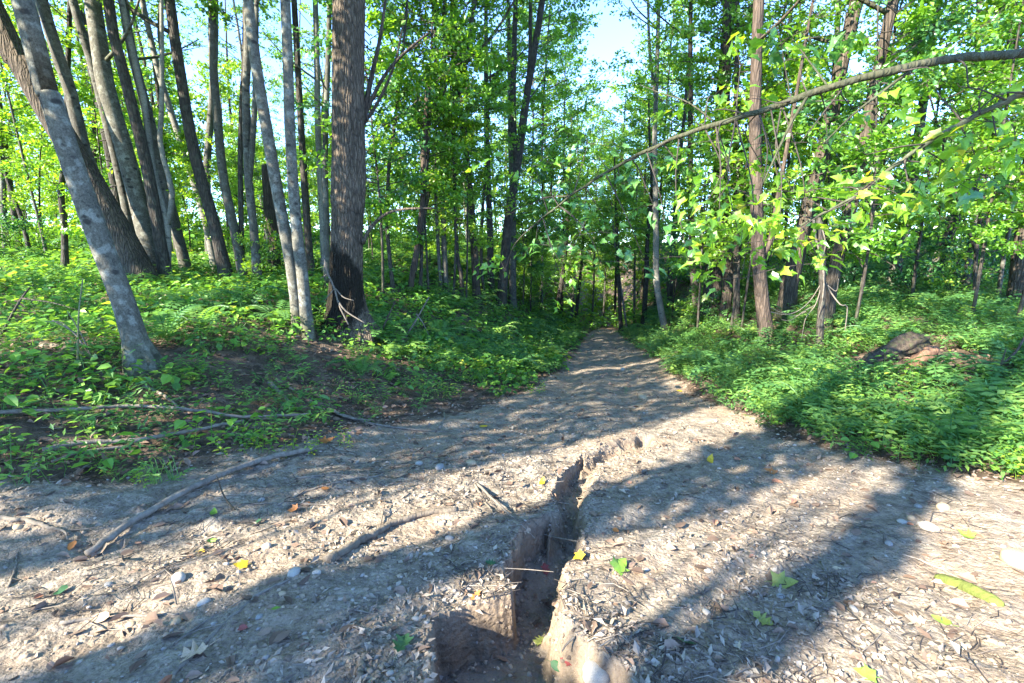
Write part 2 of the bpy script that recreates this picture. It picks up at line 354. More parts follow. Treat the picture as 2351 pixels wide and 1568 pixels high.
def ground_mat(name):
    m, t, o = nodes(name); p = N(t, 'ShaderNodeBsdfPrincipled'); p.inputs['Roughness'].default_value = .92
    p.inputs['Specular IOR Level'].default_value = .15
    tc = N(t, 'ShaderNodeTexCoord').outputs['Object']
    big = noise(t, tc, 1.3, 4); mid = noise(t, tc, 9, 5, .6); fine = noise(t, tc, 60, 5, .7)
    mud = ramp(t, mid, [(.22, (.08, .064, .05)), (.42, (.18, .15, .118)), (.58, (.265, .227, .18)), (.78, (.36, .31, .25))])
    mud = mixc(t, ramp(t, big, [(.42, (0, 0, 0)), (.68, (.55, .55, .55))]), mud, (.28, .205, .14))
    mud = mixc(t, 1.0, mud, ramp(t, fine, [(.3, (.45, .44, .43)), (.5, (1, 1, 1)), (.75, (1.25, 1.23, 1.2))]), 'MULTIPLY')
    v = N(t, 'ShaderNodeTexVoronoi'); v.inputs['Scale'].default_value = 34; L(t, mixc(t, .06, tc, noise(t, tc, 20, 3, .5, 'Color')), v.inputs['Vector'])
    chips = ramp(t, v.outputs['Color'], [(.0, (.75, .74, .72)), (.5, (1, 1, 1)), (1, (1.15, 1.12, 1.08))])
    mud = mixc(t, .8, mud, chips, 'MULTIPLY')
    v2 = N(t, 'ShaderNodeTexVoronoi'); v2.inputs['Scale'].default_value = 14; L(t, mixc(t, .12, tc, noise(t, tc, 9, 3, .5, 'Color')), v2.inputs['Vector'])
    lit = ramp(t, v2.outputs['Color'], [(0, (.045, .032, .024)), (.5, (.095, .068, .048)), (1, (.17, .125, .09))])
    lit = mixc(t, 1.0, lit, ramp(t, fine, [(.3, (.6, .6, .6)), (.7, (1.25, 1.25, 1.25))]), 'MULTIPLY')
    f = attr(t, 'soil')
    f = mathn(t, 'ADD', f, mathn(t, 'MULTIPLY', mathn(t, 'SUBTRACT', noise(t, tc, 5, 5, .65), .5), 1.1))
    c = mixc(t, ramp(t, f, [(.38, (0, 0, 0)), (.62, (1, 1, 1))]), lit, mud)
    clay = ramp(t, noise(t, tc, 14, 5, .6), [(.3, (.13, .098, .07)), (.55, (.23, .175, .12)), (.8, (.33, .235, .14))])
    c = mixc(t, attr(t, 'clay'), c, clay)
    gully_floor = ramp(t, noise(t, tc, 11, 4), [(.3, (.11, .09, .073)), (.7, (.225, .187, .15))])  # darker brown tone low in the gully, away from its steep walls
    c = mixc(t, attr(t, 'gully_floor'), c, gully_floor)
    L(t, c, p.inputs['Base Color'])
    b = N(t, 'ShaderNodeBump'); b.inputs['Strength'].default_value = .9; b.inputs['Distance'].default_value = .018
    hh = mathn(t, 'ADD', mathn(t, 'MULTIPLY', fine, .8), mathn(t, 'ADD', mathn(t, 'MULTIPLY', v.outputs['Distance'], -.7), mathn(t, 'MULTIPLY', mid, .9)))
    L(t, hh, b.inputs['Height']); L(t, b.outputs[0], p.inputs['Normal']); L(t, p.outputs[0], o.inputs[0]); return m
GROUND = ground_mat('forest_soil')

# ------------------------------------------------------------------ the ground, one sheet cut into path and forest floor
def build_ground():
    ang = np.concatenate([np.radians(np.linspace(-57, 57, 560)), np.radians(np.linspace(57, 303, 62))[1:-1]])
    na = len(ang)
    r = np.concatenate([np.geomspace(.55, 1.25, 14)[:-1], np.geomspace(1.25, 5.2, 390)[:-1], np.geomspace(5.2, 14, 120)[:-1], np.geomspace(14, 45, 60)[:-1], np.geomspace(45, 400, 18)])
    nr = len(r)
    X = (r[:, None] * np.sin(ang)[None, :]).ravel(); Y = (r[:, None] * np.cos(ang)[None, :]).ravel()
    Z = H(X, Y)
    V = np.column_stack([X, Y, Z]); c0 = len(V); V = np.vstack([V, [0, 0, Hs(0, 0)]])
    i = np.arange(nr - 1)[:, None] * na; j = np.arange(na)[None, :]; j2 = (j + 1) % na
    Fq = np.stack([i + j, i + na + j, i + na + j2, i + j2], -1).reshape(-1, 4)[:, ::-1]
    Ft = np.stack([np.arange(na), (np.arange(na) + 1) % na, np.full(na, c0)], 1)
    sd = np.full(len(V), 9.0); near = np.hypot(V[:, 0], V[:, 1]) < 46
    sd[near] = sdist(V[near, 0], V[near, 1], DIRT)
    soil = sst(.35, -.25, sd + .5 * fbm(V[:, 0], V[:, 1], 1.4, 71, 3))
    gd = gully_depth(V[:, 0], V[:, 1])
    e = .012
    gx = gully_depth(V[:, 0] + e, V[:, 1]) - gully_depth(V[:, 0] - e, V[:, 1]); gy = gully_depth(V[:, 0], V[:, 1] + e) - gully_depth(V[:, 0], V[:, 1] - e)
    steep = np.hypot(gx, gy) / (2 * e)
    clay = sst(.8, 2.4, steep) * .8
    gully_floor = sst(.10, .2, gd) * (1 - sst(.8, 2.5, steep)) * .8
    inside = (sd < 0.15)
    def part(name, fq, ft):
        used = np.unique(np.concatenate([fq.ravel(), ft.ravel()])) if len(ft) else np.unique(fq)
        mp = -np.ones(len(V), np.int64); mp[used] = np.arange(len(used))
        me = mk_mesh(name, V[used], [mp[ft], mp[fq]] if len(ft) else [mp[fq]], [GROUND], True)
        for nm, a in (('soil', soil), ('clay', clay), ('gully_floor', gully_floor)):
            at_ = me.attributes.new(nm, 'FLOAT', 'POINT'); at_.data.foreach_set('value', a[used].astype(np.float32))
        return link(name, me, kind='structure')
    isp = inside[Fq].sum(1) >= 2
    part('dirt_path', Fq[isp], Ft); part('forest_floor', Fq[~isp], np.zeros((0, 3), int))
build_ground()
def dirt_d(x, y): return sdist(x, y, DIRT)

# ------------------------------------------------------------------ crowns: flat layered sprays of leaves on fine twigs, shared by many trees
def crown_mesh(name, seed, Hc, Rc, nb, per, leaf, up=(.15, .6), lo=.25, prof=1.0):
    g = np.random.default_rng(seed); A = Acc(); C = []; Ax = []; Nn = []; T = []
    for k in range(nb):
        f = (k + g.random()) / nb; z = Hc * f
        rad = Rc * (lo + (1 - lo) * math.sin(math.pi * min(1, .12 + .85 * f)) ** prof) * g.uniform(.55, 1.1)
        az = g.uniform(0, 2 * math.pi); el = g.uniform(*up) * (1 if f < .8 else 1.6)
        d = np.array([math.cos(az) * math.cos(el), math.sin(az) * math.cos(el), math.sin(el)])
        side = np.array([-math.sin(az), math.cos(az), 0]); s = np.linspace(0, 1, 5)[:, None]
        bend = g.uniform(-.3, .35); P = np.array([0, 0, z]) + d * rad * s + np.array([0, 0, 1]) * bend * rad * s ** 2 + side * g.uniform(-.2, .2) * rad * s ** 2
        A.add(*tube(P, np.linspace(.013, .003, 5) * (.6 + rad / 3), 3, cap=False), tint=0)
        # side twigs carry clusters
        nt_ = max(3, int(per / 9)); sv = g.uniform(.22, 1.0, nt_) ** .8
        base = P[0] + (d * rad) * sv[:, None] + np.array([0, 0, 1]) * (bend * rad * sv ** 2)[:, None]
        sgn = g.choice([-1, 1], nt_); tl = g.uniform(.2, .5, nt_) * (1.15 - .5 * sv) * min(rad, 1.6) * .62
        td = unit(d * g.uniform(.3, 1, nt_)[:, None] + side * (sgn * g.uniform(.5, 1.1, nt_))[:, None] + np.array([0, 0, 1]) * g.normal(0, .25, nt_)[:, None])
        tw0 = base; tw1 = base + td * tl[:, None]
        w = np.array([0, 0, .006]); Vt = np.stack([tw0 - w, tw0 + w, tw1], 1).reshape(-1, 3)
        A.add(Vt, [np.arange(len(Vt)).reshape(-1, 3)], 0)
        m = 9
        u_ = g.uniform(.15, 1.1, (nt_, m)); pos = tw0[:, None, :] + td[:, None, :] * (tl[:, None] * u_)[..., None] + g.normal(0, .07, (nt_, m, 3)) * np.array([1, 1, .7])
        C.append(pos.reshape(-1, 3))
        ad = td[:, None, :] * .6 + g.normal(0, .6, (nt_, m, 3)) + np.array([0, 0, -.25]); Ax.append(ad.reshape(-1, 3))
        Nn.append((np.array([0, 0, 1.0]) + g.normal(0, .5, (nt_, m, 3))).reshape(-1, 3))
        T.append(np.clip(np.repeat(g.normal(.45, .16, nt_), m) + g.normal(0, .13, nt_ * m), 0, 1))
    C = np.concatenate(C); n = len(C)
    Vl, Fl = leaves4(C, np.concatenate(Ax), np.concatenate(Nn), leaf * g.uniform(.6, 1.25, n), leaf * g.uniform(.5, .85, n))
    V0, F0, T0 = A.template(); ntw = sum(len(F0[k]) for k in F0)
    ks = sorted(F0); tt = np.concatenate([T0[k] for k in ks] + [np.concatenate([np.concatenate(T)] * 2).reshape(2, -1).T.ravel()])
    mi = np.concatenate([np.zeros(ntw, int), np.ones(len(Fl), int)])
    return mk_mesh(name, np.vstack([V0, Vl]), [F0[k] for k in ks] + [Fl + len(V0)], [TWIG, GREEN], False, tt, mi)
HIGH = [crown_mesh('crown_high', 100 + k, 8.5, 2.7, 46, 72, .122) for k in range(3)]
MIDC = [crown_mesh('crown_mid', 120 + k, 5.5, 2.0, 36, 81, .112, (.05, .6)) for k in range(4)]
LOWC = [crown_mesh('crown_low', 140 + k, 3.6, 1.35, 32, 90, .102, (-.05, .45)) for k in range(4)]
def add_crown(tree, me, loc, zdir, spin, sc, leafm):
    o = link('crown', me, tree, loc)
    q = Vector((0, 0, 1)).rotation_difference(Vector(zdir)); o.rotation_mode = 'QUATERNION'
    o.rotation_quaternion = q @ Quaternion((0, 0, 1), spin); o.scale = sc if isinstance(sc, tuple) else (sc, sc, sc)
    o.material_slots[1].link = 'OBJECT'; o.material_slots[1].material = leafm
    return o
def limb_mesh(seed, mat):
    g = np.random.default_rng(seed)
    P = np.array([[0, 0, 0], [.3, g.uniform(-.04, .04), .16], [.62, g.uniform(-.1, .1), .40], [1, g.uniform(-.15, .15), .78]])
    A = Acc(); Q = spline(P, 12); A.add(*tube(Q, np.linspace(.026, .007, 12), 6, .08, 8, seed))
    for k in (5, 7, 9):
        e = Q[k] + np.array([.22, g.choice([-1, 1]) * g.uniform(.12, .3), g.uniform(0, .2)]); A.add(*tube(spline([Q[k], (Q[k] + e) / 2 + np.array([0, 0, -.02]), e], 5), np.linspace(.010, .003, 5), 4))
    return A.mesh('limb', [mat])
LIMBS = {k: [limb_mesh(300 + i, BARKS[k]) for i in range(3)] for k in BARKS}

def build_trunk(base, pts, rads, barkk, seed, seg=14, rough=.05, flare=.55, rings=36, sink=.25, lob=0):
    P = np.array([p - base for p in pts]); d0 = unit(P[1] - P[0]); P = np.vstack([P[0] - d0 * sink, P])
    n = rings; Q = spline(P, n)
    s0 = np.concatenate([[0], np.cumsum(np.linalg.norm(np.diff(P, axis=0), axis=1))]); s = np.concatenate([[0], np.cumsum(np.linalg.norm(np.diff(Q, axis=0), axis=1))])
    g = np.random.default_rng(seed)
    wob = np.column_stack([np.interp(s, np.linspace(0, s[-1], 9), g.normal(0, 1, 9)), np.interp(s, np.linspace(0, s[-1], 9), g.normal(0, 1, 9)), np.zeros(n)])
    r = np.interp(s, s0, np.concatenate([[rads[0]], rads]))
    Q = Q + wob * (.16 * np.mean(rads)) * sst(.2, 1.2, s)[:, None]
    h = s - sink; rr = r * (1 + flare * np.exp(-np.maximum(h, 0) / .16))
    ph = g.uniform(0, 6.28)
    def lobes(t, th):
        hh = np.maximum(t * s[-1] - sink, 0)
        return 1 + (.16 + lob) * np.exp(-hh / .22) * np.cos(5 * th + ph + np.sin(2 * th)) * (flare > 0)
    return tube(Q, rr, seg, rough, 1.6, seed, lobes), Q, rr
TREES = []
def make_tree(name, cat, barkk, basepx, pts, wpx, top, label, group=None, leafm=GREEN, limbs=2, seg=12, base=None, crown=None, seed=None, flare=.5, crown_at=.45, dead=False, forks=(), lob=0):
    seed = seed if seed is not None else len(TREES) + 11
    g = random.Random(seed)
    B = hit(*basepx) if base is None else np.array(base)
    B[2] = Hs(B[0], B[1]); y = B[1]
    P = [B] + [at(u, v, y + 0.0) for u, v in pts]
    rm = wpx / 2 / F_PX * depth(P[min(1, len(P) - 1)]) / math.sqrt(1 + ((basepx[0] - 1175) / F_PX) ** 2 if basepx is not None else 1)
    if basepx is not None and basepx[0] > 1590: rm *= 1.22
    if dead: Ht = None
    else:
        d = unit(P[-1] - P[-2]); d = unit(d + np.array([0, 0, .35])); need = max(1.5, top - (P[-1][2] - B[2]))
        P.append(P[-1] + d * need)
    zs = np.array([p[2] - B[2] for p in P]); T_ = max(zs[-1], .1)
    rads = rm * (1.10 - .18 * np.clip(zs / 3, 0, 1)) * (1 - (.0 if dead else .62) * np.clip((zs - 3) / max(T_ - 3, .5), 0, 1))
    (V, Fc), Q, rr = build_trunk(B, P, rads, barkk, seed, seg, .05, flare, 44 if lob else 30 if not dead else 22, .25, lob)
    t = thing(name, label, cat, B, group); TREES.append(t)
    link('trunk', mk_mesh('trunk', V, Fc, [BARKS[barkk]]), t)
    for fk in forks:
        FP = [at(u, v, y) - B for u, v in fk[0]]; n = 20; dd = unit(FP[-1] - FP[-2]); FP.append(FP[-1] + unit(dd + np.array([0, 0, .3])) * 4)
        r0 = fk[1] / 2 / F_PX * depth(FP[0] + B)
        link('limb', mk_mesh('limb', *tube(spline(FP, n), np.linspace(r0, r0 * .4, n), 10, .06, 2, seed), [BARKS[barkk]]), t)
    n = len(Q)
    for k in range(limbs):
        i = min(n - 3, int(n * g.uniform(.3, .75))); o = link('limb', LIMBS[barkk][k % 3], t, Q[i])
        sc = g.uniform(.9, 2.0) * (1 if rm > .06 else .6); o.scale = (sc, sc, sc * g.uniform(.6, 1.1)); o.rotation_euler = (0, 0, g.uniform(0, 6.28))
    if not dead and crown is not None:
        me, zf, sc = crown; i = min(n - 2, int(n * zf)); add_crown(t, me, Q[i], unit(Q[-1] - Q[i]), g.uniform(0, 6.28), sc, leafm)
    if not dead and B[0] < 1.5 and B[1] < 18 and top >= 12: i = int(n * .78); add_crown(t, HIGH[len(TREES) % 3], Q[i], unit(Q[-1] - Q[i]), g.uniform(0, 6.28), 1.15, leafm)  # second crown above the view, added to shade the path beyond
    return t

# ---- trees one by one, left to right: name, bark, base, further points, width, height, label, options
HI = lambda k: HIGH[k % 3]
def T(name, bk, b, pts, w, top, label, **k):
    k.setdefault('crown', (HI(len(TREES)), .5, .9)); return make_tree(name, name.replace('_', ' '), bk, b, pts, w, top, label, **k)
T('tree', 'smooth', (330, 850), [(283, 700), (225, 560), (168, 400), (105, 200), (55, 20)], 54, 13, 'pale smooth leaning tree with dark eye marks, closest of the leaning trunks', seg=26, limbs=0, flare=.7, lob=.2, crown=(HIGH[0], .55, 1.0))
T('tree', 'furrow', (338, 662), [(285, 560), (200, 410), (110, 260), (40, 130), (-20, 10)], 66, 15, 'thick dark furrowed trunk leaning away behind the pale eye-marked tree', seg=20, limbs=0, flare=.45)
T('tree', 'grey', (345, 650), [(280, 520), (200, 360), (155, 190), (95, 0)], 34, 15, 'grey bent trunk rising out of the base of the dark furrowed leaning tree', limbs=1)
T('tree', 'smooth', (368, 652), [(330, 520), (285, 330), (250, 200), (220, 0)], 46, 15, 'stout smooth grey trunk with branch scars beside the dark furrowed leaning tree', seg=16, limbs=1)
T('tree', 'dark', (384, 655), [(345, 420), (300, 230), (262, 80), (250, 0)], 30, 15, 'black ridged trunk half hidden behind the stout smooth grey one', limbs=1)
T('tree', 'grey', (318, 640), [(285, 450), (240, 260), (200, 110), (165, 0)], 26, 14, 'slim grey trunk showing between the two thick leaning trees', limbs=1)
T('tree', 'dark', (300, 615), [(260, 400), (222, 200), (182, 0)], 24, 14, 'dark narrow trunk slanting behind the stout smooth grey tree', limbs=1)
T('tree', 'grey', (432, 640), [(400, 500), (368, 376), (317, 177), (281, 0)], 26, 14, 'grey trunk leaning left with a dark foot, next to the small forked tree', limbs=2)
T('tree', 'birch', (382, 652), [(384, 520), (352, 400), (330, 230), (300, 100)], 17, 11, 'small pale forked tree right beside the leaning clump', limbs=1, forks=[([(384, 520), (395, 440), (368, 330), (372, 200)], 12)], crown=(MIDC[0], .5, .9))
T('tree', 'birch', (497, 628), [(468, 500), (430, 376), (376, 204), (340, 60)], 17, 12, 'thin light trunk slanting to the left behind the straight dark one', limbs=2, crown=(MIDC[1], .5, 1))
T('tree', 'dark', (522, 648), [(490, 520), (451, 370), (402, 97), (388, -10)], 29, 14, 'straight dark grey trunk with a broad dark foot, leaning slightly left', limbs=2, seg=14)
T('tree', 'grey', (484, 600), [(478, 480), (476, 380), (488, 200), (492, 0)], 20, 15, 'pale grey trunk standing far back with a side limb, behind the dark footed trunk', limbs=3)
T('tree', 'grey', (562, 650), [(536, 520), (510, 386), (491, 134), (488, -10)], 22, 14, 'even grey trunk curving gently upright beside the split dark pair', limbs=2)
T('tree', 'dark', (556, 646), [(552, 376), (556, 200), (562, 60)], 13, 12, 'black thin stem close behind the even grey curving trunk', limbs=1, crown=(MIDC[2], .45, 1))
T('tree', 'grey', (592, 655), [(582, 520), (570, 400), (566, 215), (570, 0)], 20, 14, 'split grey trunk with a dark seam just left of the broken dead trunk', limbs=1, forks=[([(571, 430), (580, 320), (586, 200)], 14)])
T('dead_tree', 'furrow', (632, 628), [(622, 500), (612, 380)], 27, 5, 'broken dead trunk with peeling bark ending in mid air behind the twin pale trunks', dead=True, limbs=1)
T('tree', 'smooth', (688, 762), [(668, 610), (639, 456), (605, 250), (570, -10)], 28, 12, 'left one of the twin pale trunks in front of the furrowed oak', limbs=0, seg=18, flare=.25, crown=(HIGH[1], .55, .8))
T('tree', 'smooth', (709, 777), [(695, 640), (680, 520), (666, 295), (655, -10)], 26, 12, 'right one of the twin pale trunks, its sunlit foot nearest to the oak', limbs=0, seg=18, flare=.25, crown=(HIGH[2], .55, .8))
T('tree', 'dark', (716, 645), [(703, 480), (692, 295), (676, 0)], 17, 13, 'slim dark trunk seen just behind the right twin pale trunk', limbs=2)
T('tree', 'birch', (746, 642), [(738, 460), (730, 268), (724, 0)], 16, 13, 'light slender trunk rising left of the oak above the dead stick', limbs=2)
T('tree', 'grey', (752, 662), [(748, 500), (746, 322), (757, 0)], 14, 13, 'narrow grey trunk standing tight against the left edge of the oak', limbs=2)
def oak():
    B = hit(797, 757); y = B[1]; B[2] = Hs(B[0], B[1])
    P = [B] + [at(u, v, y) for u, v in [(794, 640), (797, 500), (800, 400), (800, 220), (802, 0), (806, -260)]]
    P.append(P[-1] + np.array([.2, .2, 6]))
    k = depth(P[2]) / F_PX / 2; rads = np.array([92, 73, 70, 74, 66, 66, 60, 22]) * k
    seed = 5; sink = .3; Q0 = np.array([p - B for p in P]); d0 = np.array([0, 0, 1.0]); Pp = np.vstack([Q0[0] - d0 * sink, Q0]); n = 330
    Q = spline(Pp, n); s0 = np.concatenate([[0], np.cumsum(np.linalg.norm(np.diff(Pp, axis=0), axis=1))]); s = np.concatenate([[0], np.cumsum(np.linalg.norm(np.diff(Q, axis=0), axis=1))])
    r = np.interp(s, s0, np.concatenate([[rads[0]], rads])); h = np.maximum(s - sink, 0)
    r = r * (1 + .62 * np.exp(-h / .22)); r = r * (1 + .05 * np.exp(-((h - 2.15) / .18) ** 2))
    def lobes(t, th):
        hh = np.maximum(t * s[-1] - sink, 0)
        a = 1 + .16 * np.exp(-hh / .3) * np.cos(5 * th + .8 + np.sin(2 * th)) + .02 * np.cos(3 * th + hh)
        c = th / (2 * math.pi); q = c * 44 + .9 * fbm(c * 10 + 0 * hh, hh * 2.2 + 0 * c, 1, 3, 3) * 3
        ridge = np.abs(((q % 1) - .5) * 2); br = fbm(c * 44 + 0 * hh, hh * 7 + 0 * c, 1.0, 9, 3)
        brk = sst(-.18, -.05, fbm(np.floor(q) * 7.3 + 0 * hh, hh * 9 + 0 * c, 1.0, 19, 2)); return a * (1 + .05 * (sst(.12, .5, ridge) * brk - .7) + .05 * br)
    V, Fc = tube(Q, r, 210, .03, 1.2, seed, lobes)
    t = thing('oak_tree', 'large upright oak with deeply ridged bark and a dark shadow-painted foot', 'oak tree', B); TREES.append(t)
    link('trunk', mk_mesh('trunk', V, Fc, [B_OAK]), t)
    A = Acc()
    V2, F2 = tube(spline([at(832, 560, y) - B, at(850, 525, y) - B, at(885, 492, y - .1) - B, at(930, 480, y - .2) - B, at(1000, 478, y - .3) - B], 22), np.linspace(.035, .012, 22), 8, .05, 4, 2)
    link('limb', mk_mesh('limb', V2, F2, [B_OAK]), t)
    for pts, w in (([(826, 300), (850, 235), (885, 170), (930, 120), (985, 75)], 10), ([(830, 290), (852, 180), (872, 90), (885, 0)], 13), ([(835, 285), (870, 230), (905, 150), (925, 60)], 8)):
        V2, F2 = tube(spline([at(u, v, y + .1) - B for u, v in pts], 16), np.linspace(w, w * .4, 16) / 2 / F_PX * depth(B), 7, .05, 4, 3)
        link('limb', mk_mesh('limb', V2, F2, [B_FURROW]), t)
    add_crown(t, HIGH[0], Q[int(n * .62)], (0, 0, 1), 1.0, 1.25, GREEN)
    # dead stick leaning on the foot of the oak
    st = thing('dead_branch', 'bare forked grey stick leaning against the dark foot of the oak', 'branch', at(838, 742, y - .55))
    o = st.location; A = Acc()
    for pts, w in (([(742, 590), (752, 628), (768, 662), (778, 700), (800, 745)], 5), ([(770, 662), (788, 682), (812, 690)], 3), ([(775, 690), (795, 715), (838, 742)], 4), ([(752, 628), (735, 640)], 2.5), ([(768, 662), (745, 690)], 2.5)):
        Vv, Ff = tube(spline([at(u, v, y - .42 - .0012 * (v - 590)) - np.array(o) for u, v in pts], 9), np.linspace(w, w * .6, 9) / 2 / F_PX * depth(B), 6)
        A.add(Vv, Ff)
    link('stem', A.mesh('stem', [TWIG_PALE]), st)
oak()
M_ = lambda k: (MIDC[k % 4], .42, 1.0)
T('tree', 'dark', (903, 675), [(893, 570), (888, 483), (896, 350), (912, 240)], 9, 9, 'thin bowed dark tree first to the right of the oak', limbs=2, crown=M_(0), leafm=GREEN)
T('dead_tree', 'red', (941, 675), [(955, 570), (969, 470), (974, 330), (982, 195)], 12, 6, 'reddish broken snag leaning right and ending in a snapped tip', dead=True, limbs=0)
T('tree', 'dark', (965, 684), [(970, 510), (978, 400), (985, 280)], 8, 8, 'thin dark stem crossing behind the reddish broken snag', limbs=1, crown=M_(1))
T('tree', 'grey', (946, 640), [(985, 430), (1017, 322), (1055, 172), (1080, 60)], 14, 13, 'pale trunk leaning to the right far behind the broken snag', limbs=2, crown=(HIGH[1], .5, .8))
T('tree', 'grey', (1013, 673), [(1004, 520), (1000, 400), (1000, 200)], 8, 11, 'left of two thin grey poles standing side by side beyond the snag', limbs=2, crown=M_(2))
T('tree', 'grey', (1024, 678), [(1018, 520), (1017, 430), (1020, 107)], 12, 12, 'right of two grey poles standing side by side beyond the snag', limbs=2, crown=M_(3))
T('tree', 'dark', (1057, 690), [(1060, 640), (1050, 590), (1045, 456), (1040, 200)], 9, 10, 'dark slender tree with a kinked foot before the straight brown trunk', limbs=2, crown=M_(0))
T('tree', 'dark', (1041, 694), [(1046, 560), (1042, 400), (1036, 250)], 5, 7, 'thinnest dark rod beside the kinked slender tree', limbs=1, crown=(LOWC[0], .4, 1))
T('tree', 'furrow', (1096, 700), [(1090, 590), (1082, 480), (1066, 322), (1050, 170), (1043, 40)], 17, 14, 'straight brown trunk leaning a little left in the ferns', limbs=3, seg=14)
T('tree', 'dark', (1128, 678), [(1126, 560), (1120, 420), (1118, 250)], 15, 12, 'dark trunk hidden by hanging leaves between the brown trunk and the forked tree', limbs=2)
T('tree', 'dark', (1112, 684), [(1105, 600), (1108, 500), (1116, 380)], 7, 8, 'dark bent sapling trunk touching the straight brown trunk', limbs=1, crown=(LOWC[1], .4, 1.1))
T('tree', 'dark', (1149, 706), [(1158, 600), (1168, 500), (1187, 376), (1205, 242), (1228, 100), (1246, -10)], 22, 14, 'tall forked tree with a black foot, the tallest left of the path', limbs=2, seg=14, forks=[([(1187, 376), (1180, 310), (1178, 215), (1184, -10)], 15), ([(1208, 225), (1216, 140), (1218, 0)], 10)])
T('tree', 'grey', (1177, 706), [(1178, 564), (1176, 450), (1172, 300)], 16, 12, 'grey trunk standing directly right of the tall forked tree', limbs=2)
T('tree', 'grey', (1237, 716), [(1245, 640), (1250, 590), (1262, 480), (1270, 380)], 7, 8, 'first thin pole between the forked tree and the path', limbs=2, crown=(LOWC[2], .35, 1.2))
T('tree', 'dark', (1278, 727), [(1284, 680), (1293, 633), (1302, 537), (1310, 350)], 11, 10, 'dark curved tree with a low bare twig, at the left verge of the path', limbs=2, crown=M_(2))
T('tree', 'dark', (1320, 748), [(1328, 670), (1335, 601), (1346, 450)], 8, 8, 'thin dark trunk nearest to the left side of the path', limbs=2, crown=(LOWC[3], .35, 1.1))
T('tree', 'grey', (1311, 742), [(1316, 670), (1318, 601), (1320, 480)], 6, 8, 'thin grey trunk joined at the foot to the dark one by the path', limbs=1, crown=(LOWC[0], .4, 1))
T('tree', 'dark', (1426, 762), [(1422, 680), (1418, 590), (1412, 430)], 9, 8, 'slim dark trunk first on the right of the path', limbs=2, crown=(LOWC[1], .4, 1.2))
T('tree', 'birch', (1440, 760), [(1430, 690), (1421, 630), (1408, 520)], 5, 7, 'thin pale leaning rod crossing the slim dark trunk right of the path', limbs=1, crown=(LOWC[2], .4, 1))
T('tree', 'grey', (1456, 748), [(1457, 617), (1460, 500)], 6, 8, 'thin grey pole between the slim dark trunk and the pale birch', limbs=1, crown=(LOWC[3], .4, 1))
T('tree', 'dark', (1479, 742), [(1484, 620), (1488, 537), (1496, 430), (1490, 300)], 12, 10, 'dark trunk with a bare stub standing just left of the pale birch', limbs=2, crown=M_(1))
T('birch_tree', 'birch', (1529, 766), [(1514, 690), (1506, 620), (1503, 376), (1506, 200), (1513, 20), (1516, -60)], 15, 13, 'pale birch trunk with a bent foot at the edge of the path', limbs=2, seg=14, flare=.3, forks=[([(1506, 230), (1492, 120), (1488, 0)], 8)], crown=(HIGH[2], .6, .75))
T('tree', 'dark', (1538, 706), [(1545, 560), (1552, 460), (1560, 380)], 14, 11, 'greenish dark trunk behind the pale birch', limbs=2, crown=M_(3))
T('tree', 'dark', (1604, 738), [(1594, 650), (1588, 580), (1584, 400)], 14, 11, 'dark trunk on the left flank of the thick furrowed stump-like trunk', limbs=1, crown=M_(0))
T('tree', 'furrow', (1630, 738), [(1636, 640), (1642, 520), (1650, 380)], 34, 13, 'thick furrowed dark trunk among the leafy maple sprays right of the path', limbs=1, seg=16)
T('tree', 'furrow', (1662, 748), [(1672, 640), (1668, 560), (1664, 400), (1667, 258), (1672, -10)], 20, 14, 'dark crooked trunk reaching the top of the wood beside the brown sunlit one', limbs=2, seg=14)
T('tree', 'dark', (1692, 748), [(1690, 640), (1692, 520), (1690, 400)], 13, 11, 'narrow dark trunk directly left of the brown sunlit one', limbs=1, crown=M_(1))
T('tree', 'red', (1762, 786), [(1752, 690), (1742, 590), (1736, 450), (1734, 322), (1740, 150), (1746, -10)], 26, 14, 'reddish brown trunk with a sunlit foot behind the maple sprays', limbs=2, seg=16, forks=[([(1744, 600), (1766, 560), (1778, 500)], 12)], crown=(HIGH[0], .6, .9))
T('tree', 'furrow', (1802, 730), [(1815, 650), (1830, 590), (1868, 430), (1919, 231), (1945, 110), (1975, -10)], 32, 14, 'thick dark trunk leaning right with a pale sunlit base', limbs=2, seg=16)
T('tree', 'furrow', (1893, 756), [(1905, 680), (1925, 590), (1951, 483), (1985, 330)], 26, 12, 'dark leaning trunk behind the dead stem hung with white vines', limbs=2, seg=14)
T('dead_tree', 'dark', (1882, 815), [(1884, 720), (1886, 617), (1880, 500)], 13, 5, 'black dead stem hung with curling white vines', dead=True, limbs=0)
T('tree', 'grey', (1975, 690), [(1990, 590), (2005, 483), (2020, 350)], 8, 9, 'thin grey tree left of the bluish leaning trunk', limbs=2, crown=M_(2))
T('tree', 'grey', (2048, 668), [(2066, 570), (2086, 483), (2112, 300)], 22, 13, 'bluish grey trunk leaning right above the rotten log', limbs=2)
T('tree', 'grey', (2134, 660), [(2165, 570), (2204, 472), (2240, 380)], 24, 11, 'strongly leaning pale trunk, left one of a slanting pair', limbs=1)
T('tree', 'dark', (2152, 662), [(2166, 590), (2190, 520), (2215, 450)], 12, 10, 'thinner dark trunk leaning close under the strongly leaning pale one', limbs=1, crown=M_(3))
T('tree', 'grey', (2216, 672), [(2228, 570), (2244, 467), (2240, 330)], 15, 11, 'pale upright trunk right of the slanting pair', limbs=2, crown=M_(0))
T('tree', 'dark', (2238, 705), [(2240, 600), (2246, 520), (2262, 420)], 9, 8, 'dark forked thin tree in front of the pale upright trunk', limbs=1, forks=[([(2240, 580), (2222, 520), (2205, 480)], 6)], crown=(LOWC[1], .4, 1.2))
T('tree', 'furrow', (2335, 705), [(2345, 600), (2358, 510), (2375, 350)], 38, 12, 'thick dark furrowed trunk at the far right edge of the wood', limbs=1, seg=16)
